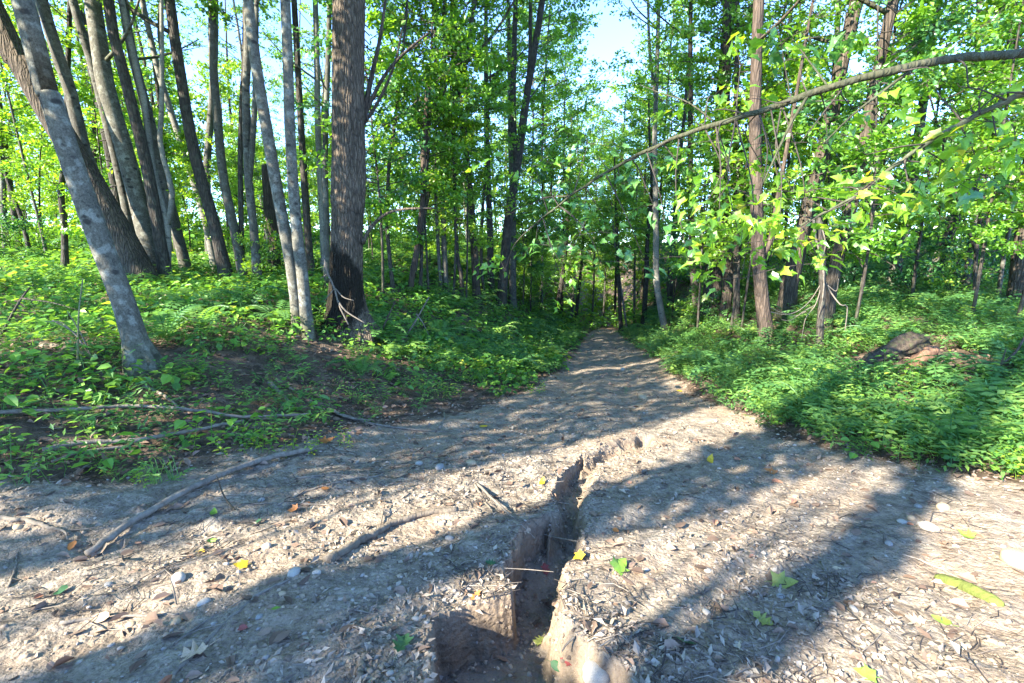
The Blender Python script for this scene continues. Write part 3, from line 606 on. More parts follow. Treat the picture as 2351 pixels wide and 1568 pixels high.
T('tree', 'grey', (2290, 690), [(2310, 560), (2335, 450)], 9, 9, 'thin pale tree just inside the thick furrowed trunk at the right edge', limbs=1, crown=M_(1))
# far left edge
T('tree', 'grey', (14, 592), [(10, 500), (0, 300)], 16, 12, 'bluish trunk furthest to the left in the sunny understorey', limbs=1, leafm=LIME)
T('tree', 'dark', (48, 588), [(30, 470), (12, 330)], 17, 12, 'dark ivy-flecked trunk second from the left edge', limbs=1, leafm=LIME)
T('tree', 'dark', (72, 596), [(48, 500), (8, 385)], 12, 11, 'dark slanting trunk leaning left across the sunny understorey', limbs=1, leafm=LIME, crown=M_(2))
T('tree', 'dark', (150, 630), [(148, 520), (140, 430), (150, 330)], 17, 11, 'dark trunk with a bare fork in front, between the left edge and the eye-marked tree', limbs=1, leafm=LIME, crown=M_(3))
T('tree', 'grey', (112, 604), [(85, 490), (62, 400)], 8, 9, 'thin grey sapling trunk in the sunny understorey left of the eye-marked tree', limbs=1, leafm=LIME, crown=(LOWC[0], .4, 1.2))

# ------------------------------------------------------------------ the wood behind: slender trees, saplings, shrubs
def fill_trunk(seed, barkk):
    g = np.random.default_rng(seed); P = np.array([[0, 0, -.3], [0, 0, .0], [g.normal(0, .08), g.normal(0, .08), 3], [g.normal(0, .2), g.normal(0, .2), 6.5], [g.normal(0, .3), g.normal(0, .3), 11]])
    n = 18; z = np.linspace(0, 1, n); return mk_mesh('trunk', *tube(spline(P, n), .12 * (1.1 - .75 * z) * (1 + .5 * np.exp(-z * 25)), 9, .06, 1.5, seed), [BARKS[barkk]])
FT = [fill_trunk(500 + i, b) for i, b in enumerate(['grey', 'dark', 'dark', 'furrow', 'birch', 'grey'])]
placed = [np.array(t.location[:2]) for t in TREES]
def free(x, y, d): return all((x - p[0]) ** 2 + (y - p[1]) ** 2 > d * d for p in placed)
ZONES = [(-1e9, 470, 'left of the leaning clump'), (470, 770, 'behind the twin pale trunks'), (770, 1130, 'between the oak and the forked tree'), (1130, 1390, 'left of the far end of the path'),
         (1390, 1640, 'right of the far end of the path'), (1640, 1960, 'behind the maple sprays'), (1960, 1e9, 'behind the rotten log')]
def zone(x, y):
    u, v = project([x, y, Hs(x, y)]); return next(z for a, b, z in ZONES if a <= u < b)
def corridor(x, y, m): return abs(x - xc(y)) < m
cnt = 0; tries = 0
while cnt < 50 and tries < 4000:
    tries += 1
    y = rnd.uniform(13, 44); x = rnd.uniform(-1.05, 1.05) * y
    if corridor(x, y, 3.3) or not free(x, y, 1.25): continue
    placed.append(np.array([x, y])); cnt += 1
    z = zone(x, y); B = (x, y, Hs(x, y))
    t = thing('slender_tree', 'slender tree standing deep in the wood ' + z, 'tree', B, 'slender trees deep in the wood ' + z)
    k = rnd.randrange(6); o = link('trunk', FT[k], t); s = rnd.uniform(.4, 1.0); hgt = rnd.uniform(.85, 1.35)
    o.scale = (s, s, hgt); t.rotation_euler = (rnd.gauss(0, .05), rnd.gauss(0, .06), rnd.uniform(0, 6.28))
    lm = rnd.choice([GREEN, LIME, LIME] if x < -4 else [GREEN, LIME, LIME, GREEN])
    me = rnd.choice(HIGH + MIDC); add_crown(t, me, (0, 0, rnd.uniform(2.6, 4.6) * hgt), (0, 0, 1), rnd.uniform(0, 6.28), rnd.uniform(.8, 1.05), lm)
    if rnd.random() < .6: add_crown(t, rnd.choice(LOWC), (0, 0, rnd.uniform(.9, 2.4)), (0, 0, 1), rnd.uniform(0, 6.28), rnd.uniform(.9, 1.35), rnd.choice([LIME, GREEN, GREEN]))
cnt = 0; tries = 0
SAPT = []
for i in range(3):
    g = np.random.default_rng(600 + i); P = np.array([[0, 0, -.15], [0, 0, 0], [g.normal(0, .1), g.normal(0, .1), 1.6], [g.normal(0, .2), g.normal(0, .2), 4.4]])
    SAPT.append(mk_mesh('trunk', *tube(spline(P, 10), np.linspace(.032, .01, 10), 6, .05, 2, i), [B_DARK]))
while cnt < 100 and tries < 5000:
    tries += 1
    y = rnd.uniform(9.5, 34); x = rnd.uniform(-1.08, 1.08) * y
    if corridor(x, y, 2.6) or not free(x, y, .7): continue
    u, v = project([x, y, Hs(x, y) + 1.5])
    if y < 12 and 620 < u < 900: continue
    placed.append(np.array([x, y])); cnt += 1
    z = zone(x, y); t = thing('sapling', 'leafy young sapling in the understorey ' + z, 'sapling', (x, y, Hs(x, y)), 'saplings in the understorey ' + z)
    link('trunk', SAPT[rnd.randrange(3)], t); s = rnd.uniform(.7, 1.35); t.scale = (s, s, s); t.rotation_euler = (rnd.gauss(0, .06), rnd.gauss(0, .08), rnd.uniform(0, 6.28))
    lm = rnd.choice([LIME, LIME, GREEN]) if u < 700 else rnd.choice([GREEN, LIME, DEEP, LIME])
    add_crown(t, rnd.choice(LOWC), (0, 0, rnd.uniform(.7, 1.5)), (0, 0, 1), rnd.uniform(0, 6.28), rnd.uniform(.8, 1.1), lm)
for k, (y, dx) in enumerate([(21, -2.6), (24, 2.7), (27, -2.2), (29, 2.4), (32, -2.0), (35, 2.6), (37, .2), (39, -2.4), (41, 1.2), (43, -.8), (33, 3.9), (26, -3.8), (34, -.6), (30, .9), (45, .4)]):
    x = xc(y) + dx; B = (x, y, Hs(x, y)); t = thing('slender_tree', 'slender tree', 'tree', B, 'slender trees closing the far end of the path'); o = link('trunk', FT[k % 6], t); o.scale = (.5 + .05 * (k % 5), .5 + .05 * (k % 5), 1.25)
    add_crown(t, HIGH[k % 3], (0, 0, 4.0 + .5 * (k % 3)), (0, 0, 1), k * 1.7, 1.15, [GREEN, LIME, GREEN][k % 3]); add_crown(t, MIDC[k % 4], (0, 0, (1.2 if abs(dx) > 1.9 else 3.2) + .6 * (k % 3)), (0, 0, 1), k * 2.3, 1.0, LIME); add_crown(t, MIDC[(k + 1) % 4], (0, 0, 5.5 + .8 * (k % 3)), (0, 0, 1), k * 3.3, 1.2, [GREEN, LIME][k % 2])
for k in range(9):                             # leafy growth where the path bends out of sight
    y = rnd.uniform(36, 50); x = xc(y) + rnd.uniform(-5.5, 5.5); t = thing('sapling', 'leafy young sapling', 'sapling', (x, y, Hs(x, y)), 'saplings where the path ends')
    link('trunk', SAPT[k % 3], t); s = rnd.uniform(.8, 1.5); t.scale = (s, s, s); add_crown(t, LOWC[k % 4], (0, 0, .3), (0, 0, 1), rnd.uniform(0, 6.28), 1.2, rnd.choice([LIME, LIME, GREEN]))
for k, (u, v, hh, sc, mi, lab) in enumerate([(1600, 775, 2.2, 1.1, 0, 'young maple right of the birch with leaves at eye level'), (1700, 770, 2.6, 1.2, 1, 'young maple left of the reddish sunlit trunk'), (1960, 760, 1.6, 1.1, 3, 'young maple above the rotten log, left of it'), (2230, 740, 1.7, .8, 1, 'young maple in front of the slanting pair'), (2330, 760, 1.7, 1.0, 2, 'young maple at the right edge before the thick trunk'),
        (880, 690, 2.0, 1.1, 3, 'young maple directly right of the oak'), (985, 692, 2.0, 1.1, 0, 'young maple in front of the broken snag'), (1070, 705, 2.2, 1.0, 1, 'young maple left of the straight brown trunk'), (1200, 720, 1.5, 1.0, 2, 'young maple right of the forked tree'), (1290, 735, 1.6, .9, 3, 'young maple at the left verge before the path end')]):
    B = hit(u, v); B[2] = Hs(B[0], B[1]); t = thing('young_tree', lab, 'young tree', B); link('trunk', SAPT[k % 3], t).scale = (1, 1, 1.35)
    add_crown(t, MIDC[mi], (0, 0, hh), (0, 0, 1), k * 1.3, sc * .85, [GREEN, GREEN, DEEP][k % 3]); add_crown(t, LOWC[mi], (0, 0, hh * .7), (0, 0, 1), k * 2.1, sc, [GREEN, LIME, GREEN][k % 3])
SHRUB = [crown_mesh('foliage', 160 + k, 1.1, 1.0, 22, 54, .085, (0, .8), .6) for k in range(3)]
cnt = 0; tries = 0
while cnt < 60 and tries < 3000:
    tries += 1
    y = rnd.uniform(10.5, 30); x = rnd.uniform(-1.05, 1.05) * y
    if rnd.random() < .45: x = rnd.uniform(.35, 1.08) * y
    if corridor(x, y, 2.4): continue
    cnt += 1; z = zone(x, y)
    t = thing('shrub', 'low leafy shrub on the wood floor ' + z, 'shrub', (x, y, Hs(x, y)), 'shrubs on the wood floor ' + z)
    s = rnd.uniform(.6, 1.25); t.scale = (s, s, s * rnd.uniform(.7, 1.1)); o = add_crown(t, rnd.choice(SHRUB), (0, 0, 0.02), (0, 0, 1), rnd.uniform(0, 6.28), 1.0, rnd.choice([DEEP, DEEP, GREEN] if x > 0 else [GREEN, LIME, DEEP])); o.name = 'foliage'
MARKS = [(60, 'far left dark trunks'), (225, 'eye-marked tree'), (335, 'leaning clump'), (432, 'grey trunk with a dark foot'), (522, 'straight dark grey trunk'), (592, 'split grey trunk'), (690, 'twin pale trunks'), (797, 'furrowed oak'), (903, 'thin bowed tree'), (955, 'broken red snag'), (1024, 'two grey poles'), (1096, 'straight brown trunk'), (1160, 'tall forked tree'),
         (1278, 'dark curved tree by the path'), (1390, 'far end of the path'), (1479, 'dark trunk with a stub'), (1527, 'pale birch'), (1630, 'thick furrowed trunk'), (1762, 'reddish sunlit trunk'), (1880, 'stem hung with vines'), (1985, 'thin grey tree by the log'), (2060, 'rotten log'), (2140, 'slanting pair of trunks'), (2230, 'pale upright trunk'), (2335, 'thick trunk at the right edge')]
def name_apart(kind, desc):
    rows = {}
    for t, colour in kind:
        p = np.array(t.location); u, v = project(p + np.array([0, 0, .8])); mu, mk = min(MARKS, key=lambda m: abs(m[0] - u))
        side = 'beyond' if abs(mu - u) < 14 else ('just left of' if u < mu else 'just right of'); rows.setdefault((colour, side, mk), []).append((float(p[1]), t))
    ORD = ['nearest', 'second nearest', 'third nearest', 'fourth nearest', 'fifth nearest', 'sixth nearest', 'seventh nearest', 'eighth nearest', 'ninth nearest']
    for (colour, side, mk), L_ in rows.items():
        L_.sort(key=lambda a: a[0])
        for k, (_, t) in enumerate(L_): t['label'] = (ORD[min(k, 8)] + ' ' if len(L_) > 1 else '') + f'{colour} {desc} {side} the {mk}'.replace('straight dark grey trunk', 'straight dark trunk').replace('grey trunk with a dark foot', 'dark footed grey trunk').replace('dark curved tree by the path', 'curved tree by the path').replace('thin grey tree by the log', 'thin tree by the log').replace('thick trunk at the right edge', 'thick right edge trunk').replace('low leafy shrub', 'low shrub')
COL = {GREEN.name: 'green', LIME.name: 'yellow green', DEEP.name: 'dark green'}
def collect(prefix): return [(o, COL[next(c for c in o.children if c.name.split('.')[0] in ('crown', 'foliage')).material_slots[1].material.name]) for o in S.objects if o.type == 'EMPTY' and o.name.split('.')[0] == prefix]
name_apart(collect('slender_tree'), 'far slender tree'); name_apart(collect('sapling'), 'leafy sapling'); name_apart(collect('shrub'), 'low leafy shrub')
# the wood beyond, one far mass of foliage and stems
def far_wood():
    n = 1000; a = rg.uniform(-1.0, 1.0, n); r = rg.uniform(44, 78, n); x = r * np.sin(a); y = r * np.cos(a)
    z = H(x, y) + rg.uniform(0, 1, n) ** 1.5 * 9.5
    keep = ~((np.abs(x - xc(np.minimum(y, 60))) < 3.0) & (z < 3) & (y < 60)); x, y, z = x[keep], y[keep], z[keep]; n = len(x); m = 52
    C = np.stack([x, y, z], 1)[:, None, :] + rg.normal(0, 1, (n, m, 3)) * np.array([1.1, 1.1, .55]); C = C.reshape(-1, 3); k = len(C)
    V, Fc = leaves4(C, rg.normal(0, 1, (k, 3)), np.array([0, -.3, 1]) + rg.normal(0, .6, (k, 3)), rg.uniform(.18, .42, k), rg.uniform(.14, .3, k))
    tt = np.clip(np.repeat(rg.normal(.5, .2, n), m) + rg.normal(0, .1, k), 0, 1)
    o = link('far_wood', mk_mesh('far_wood', V, [Fc], [LIME], False, np.repeat(tt, 2)), kind='stuff')
far_wood()

# ------------------------------------------------------------------ unseen trees behind and beside the viewpoint, their crowns shaped to shade the ground
def lit_mask(x, y):
    p = .8 * x + .6 * y; q = -.6 * x + .8 * y
    w = q + .07 * fbm(p, q, 1.2, 91, 3) + .05 * fbm(x, y, 4, 92, 2)
    top = np.interp(p, [1.3, 2, 2.5, 3.1, 3.7, 4.7], [2.0, 1.96, 1.77, 1.66, 1.63, 1.53])
    lit = (w < .70) | ((w > 1.03) & (w < top) & (p < 4.9) & (p > .9)) | ((w > 2.55) & (w < 3.5)) \
        | ((w > 4.5) & (w < 4.85) & (p > 7)) | ((w > 7.3) & (w < 8.55) & (p < 5.2)) | ((w > 7.25) & (w < 7.5)) | ((w > 10.0) & (w < 10.5))
    lit |= (fbm(x, y, .9, 93, 3) > .17) & (q > 3.4) & (np.abs(x - xc(y)) > hw(y) * .8 + .3)
    lit |= (w > 1.2) & (w < 3.3) & (p > 6.6) & (p < 10.5)
    return lit
def shade_trees():
    spots = [(-7.9, -4.7), (-9.4, -4.2), (-8.9, -3.7), (-12.5, -2.6), (-13.5, .8), (-16.5, 3.2), (-5.6, -7.6)]
    n = 46000
    p = rg.uniform(-2.5, 13, n); q = rg.uniform(.5, 13, n)
    x = .8 * p - .6 * q; y = .6 * p + .8 * q
    ok = ~lit_mask(x, y) & (rg.random(n) < np.where(q < 3.4, 1, .93)); x, y = x[ok], y[ok]; n = len(x)
    z = hbase(x, y); t = 10.5 + 5 * fbm(x, y, .45, 95, 2) + rg.normal(0, .5, n) + .45 * np.maximum(x + y, 0) * .6
    P = np.stack([x, y, z], 1) + SUNV * t[:, None]  # each leaf set along the sun ray from ground meant to be dark
    for k in range(30):                        # stay clear of the view
        u, v = project(P); bad = (P @ FWD - CAM @ FWD > .3) & (u > -260) & (u < 2600) & (v > -220)
        if not bad.any(): break
        P[bad] += SUNV * .7
    A_ = rg.normal(0, 1, (n, 3)); Nn = SUNV + rg.normal(0, .55, (n, 3))
    idx = np.argmin(((P[:, None, :2] - np.array(spots)[None]) ** 2).sum(-1), 1)
    for i, (sx, sy) in enumerate(spots):
        B = np.array([sx, sy, Hs(sx, sy)])
        t_ = thing('tree', 'unseen tree behind the viewpoint with a crown shaped to shade the path', 'tree', B, 'unseen shade trees behind the viewpoint')
        w = .2 if i == 0 else .17 if i < 3 else .14
        Pt = [[0, 0, -.3], [0, 0, 0], [.05, .05, 3], [.1, -.05, 7], [.15, .1, 12]]
        link('trunk', mk_mesh('trunk', *tube(spline(Pt, 20), np.linspace(w * 1.15, w * .45, 20), 12, .06, 1.5, i), [B_FURROW if i % 2 else B_SMOOTH]), t_)
        m = idx == i; k = int(m.sum())
        if k < 5: continue
        C = P[m] - B
        V, Fc = leaves4(C, A_[m], Nn[m], rg.uniform(.10, .17, k), rg.uniform(.08, .13, k))
        A = Acc(); A.add(V, [Fc], np.repeat(rg.uniform(.2, .8, k), 2))
        for c in C[rg.choice(k, min(k, 9), False)]:      # boughs that carry them
            b0 = np.array([0, 0, np.clip(c[2] * .6, 1.5, 10)]); A.add(*tube(spline([b0, (b0 + c) / 2 + np.array([0, 0, .3]), c], 6), np.linspace(.02, .005, 6), 4), .0)
        link('crown', A.mesh('crown', [GREEN], False), t_)
shade_trees()

# ------------------------------------------------------------------ ground cover
def G(k): return np.random.default_rng(k)
def t_broad(seed):
    g = G(seed); A = Acc(); n = g.integers(6, 11); az = np.arange(n) * 2.4 + g.normal(0, .4, n); rr = g.uniform(.03, .14, n); hh = g.uniform(.05, .2, n)
    c = np.stack([np.cos(az) * rr, np.sin(az) * rr, hh], 1); a = np.stack([np.cos(az), np.sin(az), g.normal(-.15, .2, n)], 1); nn = np.array([0, 0, 1]) + g.normal(0, .28, (n, 3))
    V, Fq = leaves6(c, a, nn, g.uniform(.05, .095, n), g.uniform(.04, .075, n)); A.add(V, [Fq], np.repeat(g.uniform(.2, .8, n), 2))
    w = np.array([.003, 0, 0]); st = np.stack([np.zeros((n, 3)) - w, np.zeros((n, 3)) + w, c], 1).reshape(-1, 3); A.add(st, [np.arange(3 * n).reshape(-1, 3)], .3)
    return A.template()
def t_shoot(seed):
    g = G(seed); A = Acc(); hgt = g.uniform(.25, .5); lean = g.normal(0, .08, 2); m = g.integers(4, 7)
    for i in range(m):
        f = (i + 1) / m; b = np.array([lean[0] * f, lean[1] * f, hgt * f]); az = i * 1.57 + g.normal(0, .2)
        s = 1 - .45 * abs(f - .55)
        for q in (0, math.pi):
            a = np.array([[math.cos(az + q), math.sin(az + q), g.uniform(-.25, .25)]]); V, Fq = leaves6(b[None] + a * .025, a, np.array([[0, 0, 1.0]]) + g.normal(0, .2, (1, 3)), .095 * s, .05 * s); A.add(V, [Fq], g.uniform(.3, .9))
    V, F_ = tube(np.array([[0, 0, -.03], [lean[0] * .5, lean[1] * .5, hgt * .5], [lean[0], lean[1], hgt]]), [.004, .003, .002], 3, cap=False); A.add(V, F_, .25)
    return A.template()
def frond(g, az, Ln, arch, pairs, A, tint, w=.1):
    s = np.linspace(.12, 1, pairs); d = np.array([math.cos(az), math.sin(az), 0]); sd = np.array([-math.sin(az), math.cos(az), 0])
    r = Ln * (s * .92); z = Ln * (arch * s * 1.6 - (arch + .12) * 1.1 * s * s)
    P = d * r[:, None] + np.array([0, 0, 1]) * z[:, None]; Tn = unit(np.gradient(P, axis=0)); wl = Ln * w * 2.2 * np.sin(np.pi * np.clip(s * .82 + .12, 0, 1)) ** .8
    for q in (1, -1):
        a = unit(sd * q + Tn * .35 + np.array([0, 0, -.12])); Nn = np.cross(Tn, sd) + 0 * a
        V, Fq = leaves4(P, a, Nn, wl, wl * .0 + Ln * .62 / pairs * 1.25, .02); A.add(V, [Fq], tint)
    Q = np.vstack([[0, 0, 0], P]); V, F_ = tube(Q[::max(1, pairs // 5)], .004, 3, cap=False); A.add(V, F_, tint * .6)
def t_fern(seed, nf=6, pairs=9):
    g = G(seed); A = Acc()
    for i in range(nf): frond(g, i * 2 * math.pi / nf + g.normal(0, .25), g.uniform(.32, .55), g.uniform(.55, .95), pairs, A, g.uniform(.25, .75))
    return A.template()
def t_stilt(seed):
    g = G(seed); A = Acc()
    for k in range(7):
        az = g.uniform(0, 6.28); ln = g.uniform(.18, .38); d = np.array([math.cos(az), math.sin(az), 0]) * g.uniform(.3, .9)
        s = np.linspace(.25, 1, 7); b = d * (ln * s)[:, None] + np.array([0, 0, 1]) * (ln * (s - .35 * s * s))[:, None] + g.normal(0, .03, 3) * [1, 1, 0]
        aa = az + np.where(np.arange(7) % 2, 1, -1) * g.uniform(.6, 1.2, 7); a = np.stack([np.cos(aa), np.sin(aa), g.normal(0, .25, 7)], 1)
        V, Fq = leaves4(b, a, np.array([0, 0, 1]) + g.normal(0, .35, (7, 3)), g.uniform(.045, .075, 7), .018, .03); A.add(V, [Fq], np.repeat(g.uniform(.3, .85, 7), 2))
        A.add(np.array([[0, 0, 0], [.003, 0, 0], b[-1]]), [np.array([[0, 1, 2]])], .3)
    return A.template()
def t_grass(seed):
    g = G(seed); A = Acc()
    for k in range(16):
        az = g.uniform(0, 6.28); ln = g.uniform(.10, .24); d = np.array([math.cos(az), math.sin(az), 0]); sd = np.array([-d[1], d[0], 0]) * .0025; o = g.normal(0, .02, 3) * [1, 1, 0]
        p0, p1, p2 = o, o + d * ln * .3 + np.array([0, 0, ln * .7]), o + d * ln * .75 + np.array([0, 0, ln * .8])
        A.add(np.array([p0 - sd, p0 + sd, p1 + sd, p1 - sd, p2]), [np.array([[0, 1, 2, 3]]), np.array([[3, 2, 4]])], g.uniform(.3, .9))
    return A.template()
def scatter(name, temps, P, scl, mat, tshift, tilt=.15, seed=1, kind='stuff', smooth=False):
    g = G(seed); n = len(P); which = g.integers(0, len(temps), n); Vs = []; Fs = {}; Ts = {}; off = 0
    for w, (V, Fd, Td) in enumerate(temps):
        m = np.where(which == w)[0]; k = len(m)
        if not k: continue
        az = g.uniform(0, 6.28, k); c, s = np.cos(az), np.sin(az); X = V[None, :, 0] * c[:, None] - V[None, :, 1] * s[:, None]; Y = V[None, :, 0] * s[:, None] + V[None, :, 1] * c[:, None]
        Z = np.broadcast_to(V[None, :, 2], X.shape); tx = g.normal(0, tilt, (k, 1)); ty = g.normal(0, tilt, (k, 1))
        W_ = np.stack([X + Z * tx, Y + Z * ty, Z - X * tx - Y * ty], -1) * scl[m][:, None, None] + P[m][:, None, :]
        Vs.append(W_.reshape(-1, 3))
        for q in Fd:
            Fs.setdefault(q, []).append((Fd[q][None] + (np.arange(k) * len(V))[:, None, None] + off).reshape(-1, q)); Ts.setdefault(q, []).append((Td[q][None] + tshift[m][:, None]).ravel())
        off += k * len(V)
    ks = sorted(Fs); return link(name, mk_mesh(name, np.concatenate(Vs), [np.concatenate(Fs[q]) for q in ks], [mat], smooth, np.clip(np.concatenate([np.concatenate(Ts[q]) for q in ks]), 0, 1)), kind=kind)
def polar(n, r0, r1, a=58, pw=1.0):
    r = r0 + (r1 - r0) * rg.random(n) ** pw; th = np.radians(rg.uniform(-a, a, n)); return r * np.sin(th), r * np.cos(th)
def on_ground(x, y, dz=0.0): return np.stack([x, y, H(x, y) + dz], 1)
LOGP = hit(2048, 822)
def cover():
    def pick(n, r0, r1, want, pw=1.0):
        x, y = polar(n, r0, r1, 58, pw); d = dirt_d(x, y) + np.where(x > xc(y), .9, .45) * fbm(x, y, 1.3, 61, 3) + .3 * fbm(x, y, 6, 62, 2)
        w = want(x, y, d); k = rg.random(n) < w
        k &= ~((np.hypot(x - LOGP[0], (y - LOGP[1] + .2) * 1.1) < .85))
        return x[k], y[k]
    patch = lambda x, y, f, s, a, b: sst(a, b, fbm(x, y, f, s, 3))
    left = lambda x, y: (x < xc(y)).astype(float)
    # sparse litter zone between the bare dirt and the green bank, on the left
    thin = lambda x, y: np.where((x < 1) & (y < 9.5), sst(5.6, 10.5, y + 2.0 * fbm(x, y, .6, 63, 2)) * .8 + .08 + .55 * patch(x, y, .9, 64, .02, .16), 1.0)
    x, y = pick(15000, 2.6, 27, lambda x, y, d: sst(.02, .3, d) * (.2 + .8 * patch(x, y, .8, 65, -.18, .05)) * thin(x, y) * np.where(x < xc(y), .95, .24))
    scatter('ground_cover', [t_broad(k) for k in range(7)], on_ground(x, y, -.01), rg.uniform(.6, 1.35, len(x)) * (1 + .022 * np.hypot(x, y)) * np.where(x > xc(y), .72, 1), HERB, rg.normal(0, .14, len(x)), seed=2)
    x, y = pick(6500, 3.0, 25, lambda x, y, d: sst(.05, .5, d) * (.12 + .88 * patch(x, y, .6, 66, 0, .2)) * thin(x, y) * np.where(x < xc(y), .5, .6))
    scatter('weeds', [t_shoot(20 + k) for k in range(6)], on_ground(x, y, -.01), rg.uniform(.55, 1.2, len(x)), HERB, rg.normal(.05, .12, len(x)), seed=3)
    x, y = pick(2450, 5.5, 30, lambda x, y, d: sst(.1, .5, d) * np.where(x < xc(y), sst(-.05, .1, fbm(x, y, .5, 67, 2) + .12 * sst(7, 10, y) * (x > -5.5)) * sst(6.5, 10, y + 2 * fbm(x, y, .7, 60, 2)), sst(.0, .16, fbm(x, y, .5, 68, 2) + .14 * sst(9, 13, y))), 1.0)
    scatter('fern_bed', [t_fern(40 + k) for k in range(5)], on_ground(x, y, .0), rg.uniform(.7, 1.35, len(x)) * (1 + .012 * y), FERN, rg.normal(0, .14, len(x)), seed=4)
    x, y = pick(18000, 3.2, 21, lambda x, y, d: sst(-.15, 1.0, d) * np.where(x < xc(y), .14, .95) * (.35 + .65 * patch(x, y, .7, 69, -.12, .1)), 1.1)
    scatter('stilt_grass', [t_stilt(60 + k) for k in range(5)], on_ground(x, y, -.01), rg.uniform(.7, 1.5, len(x)) * (1 + .012 * y), FERN, rg.normal(.08, .13, len(x)), seed=5)
    x, y = polar(2000, 24, 52, 58, 1.0); k = (dirt_d(x, y) > .2); x, y = x[k], y[k]
    scatter('far_ground_cover', [t_broad(80 + k) for k in range(4)], on_ground(x, y, .0), rg.uniform(2.8, 5.2, len(x)), HERB, rg.normal(.12, .14, len(x)), seed=6)
cover()

# ------------------------------------------------------------------ litter on the ground
def litter():
    # crumbs and shreds of dry leaf trodden into the dirt
    n = 42000; r = 1.35 * (10.5 / 1.35) ** rg.random(n); th = np.radians(rg.uniform(-58, 58, n)); x, y = r * np.sin(th), r * np.cos(th)
    d = dirt_d(x, y); k = (d < .35) & (sdist(x, y, GULLY) > .045) & (fbm(x, y, 1.3, 80, 3) + .22 * rg.random(n) > .10); x, y = x[k], y[k]; n = len(x)
    P = on_ground(x, y, .003); sz = (.009 + .028 * rg.random(n) ** 2.4) * (1 + .015 * np.hypot(x, y))
    A_ = unit(rg.normal(0, 1, (n, 3)) * [1, 1, .22] + np.array([.5, .28, 0])); Nn = np.array([0, 0, 1]) + rg.normal(0, .42, (n, 3))
    V, Fc = leaves4(P, A_, Nn, sz * rg.uniform(1, 2, n), sz * rg.uniform(.45, 1, n), rg.uniform(-.15, .3, n)[:, None] * 1.0)
    link('leaf_litter', mk_mesh('leaf_litter', V, [Fc], [LITTER], False, np.repeat(np.clip(rg.normal(.55, .2, n), 0, 1), 2)), kind='stuff')
    # larger brown leaves of last year under the plants
    n = 26000; x, y = polar(n, 1.6, 17, 58); d = dirt_d(x, y) + .4 * fbm(x, y, 1.6, 61, 3); k = rg.random(n) < np.where(d > 0, .95, .13); x, y = x[k], y[k]; n = len(x)
    P = on_ground(x, y, .008); sz = rg.uniform(.035, .095, n); Nn = np.array([0, 0, 1]) + rg.normal(0, .4, (n, 3))
    V, Fc = leaves6(P, rg.normal(0, 1, (n, 3)) * [1, 1, .2], Nn, sz, sz * rg.uniform(.4, .7, n), rg.uniform(-.1, .25, n)[:, None], rg.uniform(-.1, .3, n)[:, None])
    link('dead_leaf_litter', mk_mesh('dead_leaf_litter', V, [Fc], [BROWNLEAF], False, np.repeat(np.clip(rg.normal(.5, .22, n) - .0, 0, 1), 2)), kind='stuff')
    # thin twigs
    n = 6500; r = 1.4 * (12 / 1.4) ** rg.random(n); th = np.radians(rg.uniform(-58, 58, n)); x, y = r * np.sin(th), r * np.cos(th); A = Acc()
    k = (gully_depth(x, y) < .05) & (fbm(x, y, 1.0, 83, 3) + .1 * rg.random(len(x)) > .09); x, y = x[k], y[k]
    for xx, yy in zip(x, y):
        l = rnd.uniform(.05, .30) * rnd.random() ** .6; a = rnd.gauss(.5, .7); b = rnd.uniform(-.9, .9); q = np.array([[xx, yy], [xx + math.cos(a) * l * .5, yy + math.sin(a) * l * .5], [xx + math.cos(a + b) * l, yy + math.sin(a + b) * l]])
        A.add(*tube(np.column_stack([q, hbase(q[:, 0], q[:, 1]) + micro(q[:, 0], q[:, 1]) + .006 + np.abs(rg.normal(0, .006, 3))]), [.0028, .0024, .0014], 4, cap=False), rnd.random())
    link('twig_litter', A.mesh('twig_litter', [solid('small_twig', None, .9, .3, 40, 0, 1, [(0, (.03, .025, .022)), (.65, (.11, .09, .075)), (1, (.28, .24, .19))])]), kind='stuff')
    # small gravel
    n = 2300; r = 1.4 * (11 / 1.4) ** rg.random(n); th = np.radians(rg.uniform(-58, 58, n)); x, y = r * np.sin(th), r * np.cos(th); k = (dirt_d(x, y) < .1) & (fbm(x, y, .9, 85, 2) > -.06); x, y = x[k], y[k]; n = len(x)
    base = np.array([(1, 0, 0), (-1, 0, 0), (0, 1, 0), (0, -1, 0), (0, 0, 1), (0, 0, -1)], float); fc = np.array([(0, 2, 4), (2, 1, 4), (1, 3, 4), (3, 0, 4), (2, 0, 5), (1, 2, 5), (3, 1, 5), (0, 3, 5)])
    mid = []; vv = [tuple(b) for b in base]; ff = []
    def mdp(a, b):
        c = unit((np.array(vv[a]) + np.array(vv[b]))); t = tuple(np.round(c, 6))
        if t in vv: return vv.index(t)
        vv.append(t); return len(vv) - 1
    for a, b, c in fc:
        p, q, s = mdp(a, b), mdp(b, c), mdp(c, a); ff += [(a, p, s), (p, b, q), (s, q, c), (p, q, s)]
    Vt = np.array(vv); Ft = np.array(ff); temps = []
    for k in range(6): temps.append((Vt * (1 + .18 * rg.normal(0, 1, (len(Vt), 1))) * np.array([1, rnd.uniform(.6, .95), rnd.uniform(.45, .8)]), {3: Ft}, {3: np.full(len(Ft), .5)}))
    n2 = 26000; X = rg.uniform(-1.2, 1.6, n2); Y = rg.uniform(1.2, 4.8, n2); dd = np.abs(sdist(X, Y, GULLY)); k = rg.random(n2) < np.exp(-dd / .05) * .9 + .16 * (gully_depth(X, Y) > .06); X, Y = X[k], Y[k]; n2 = len(X)
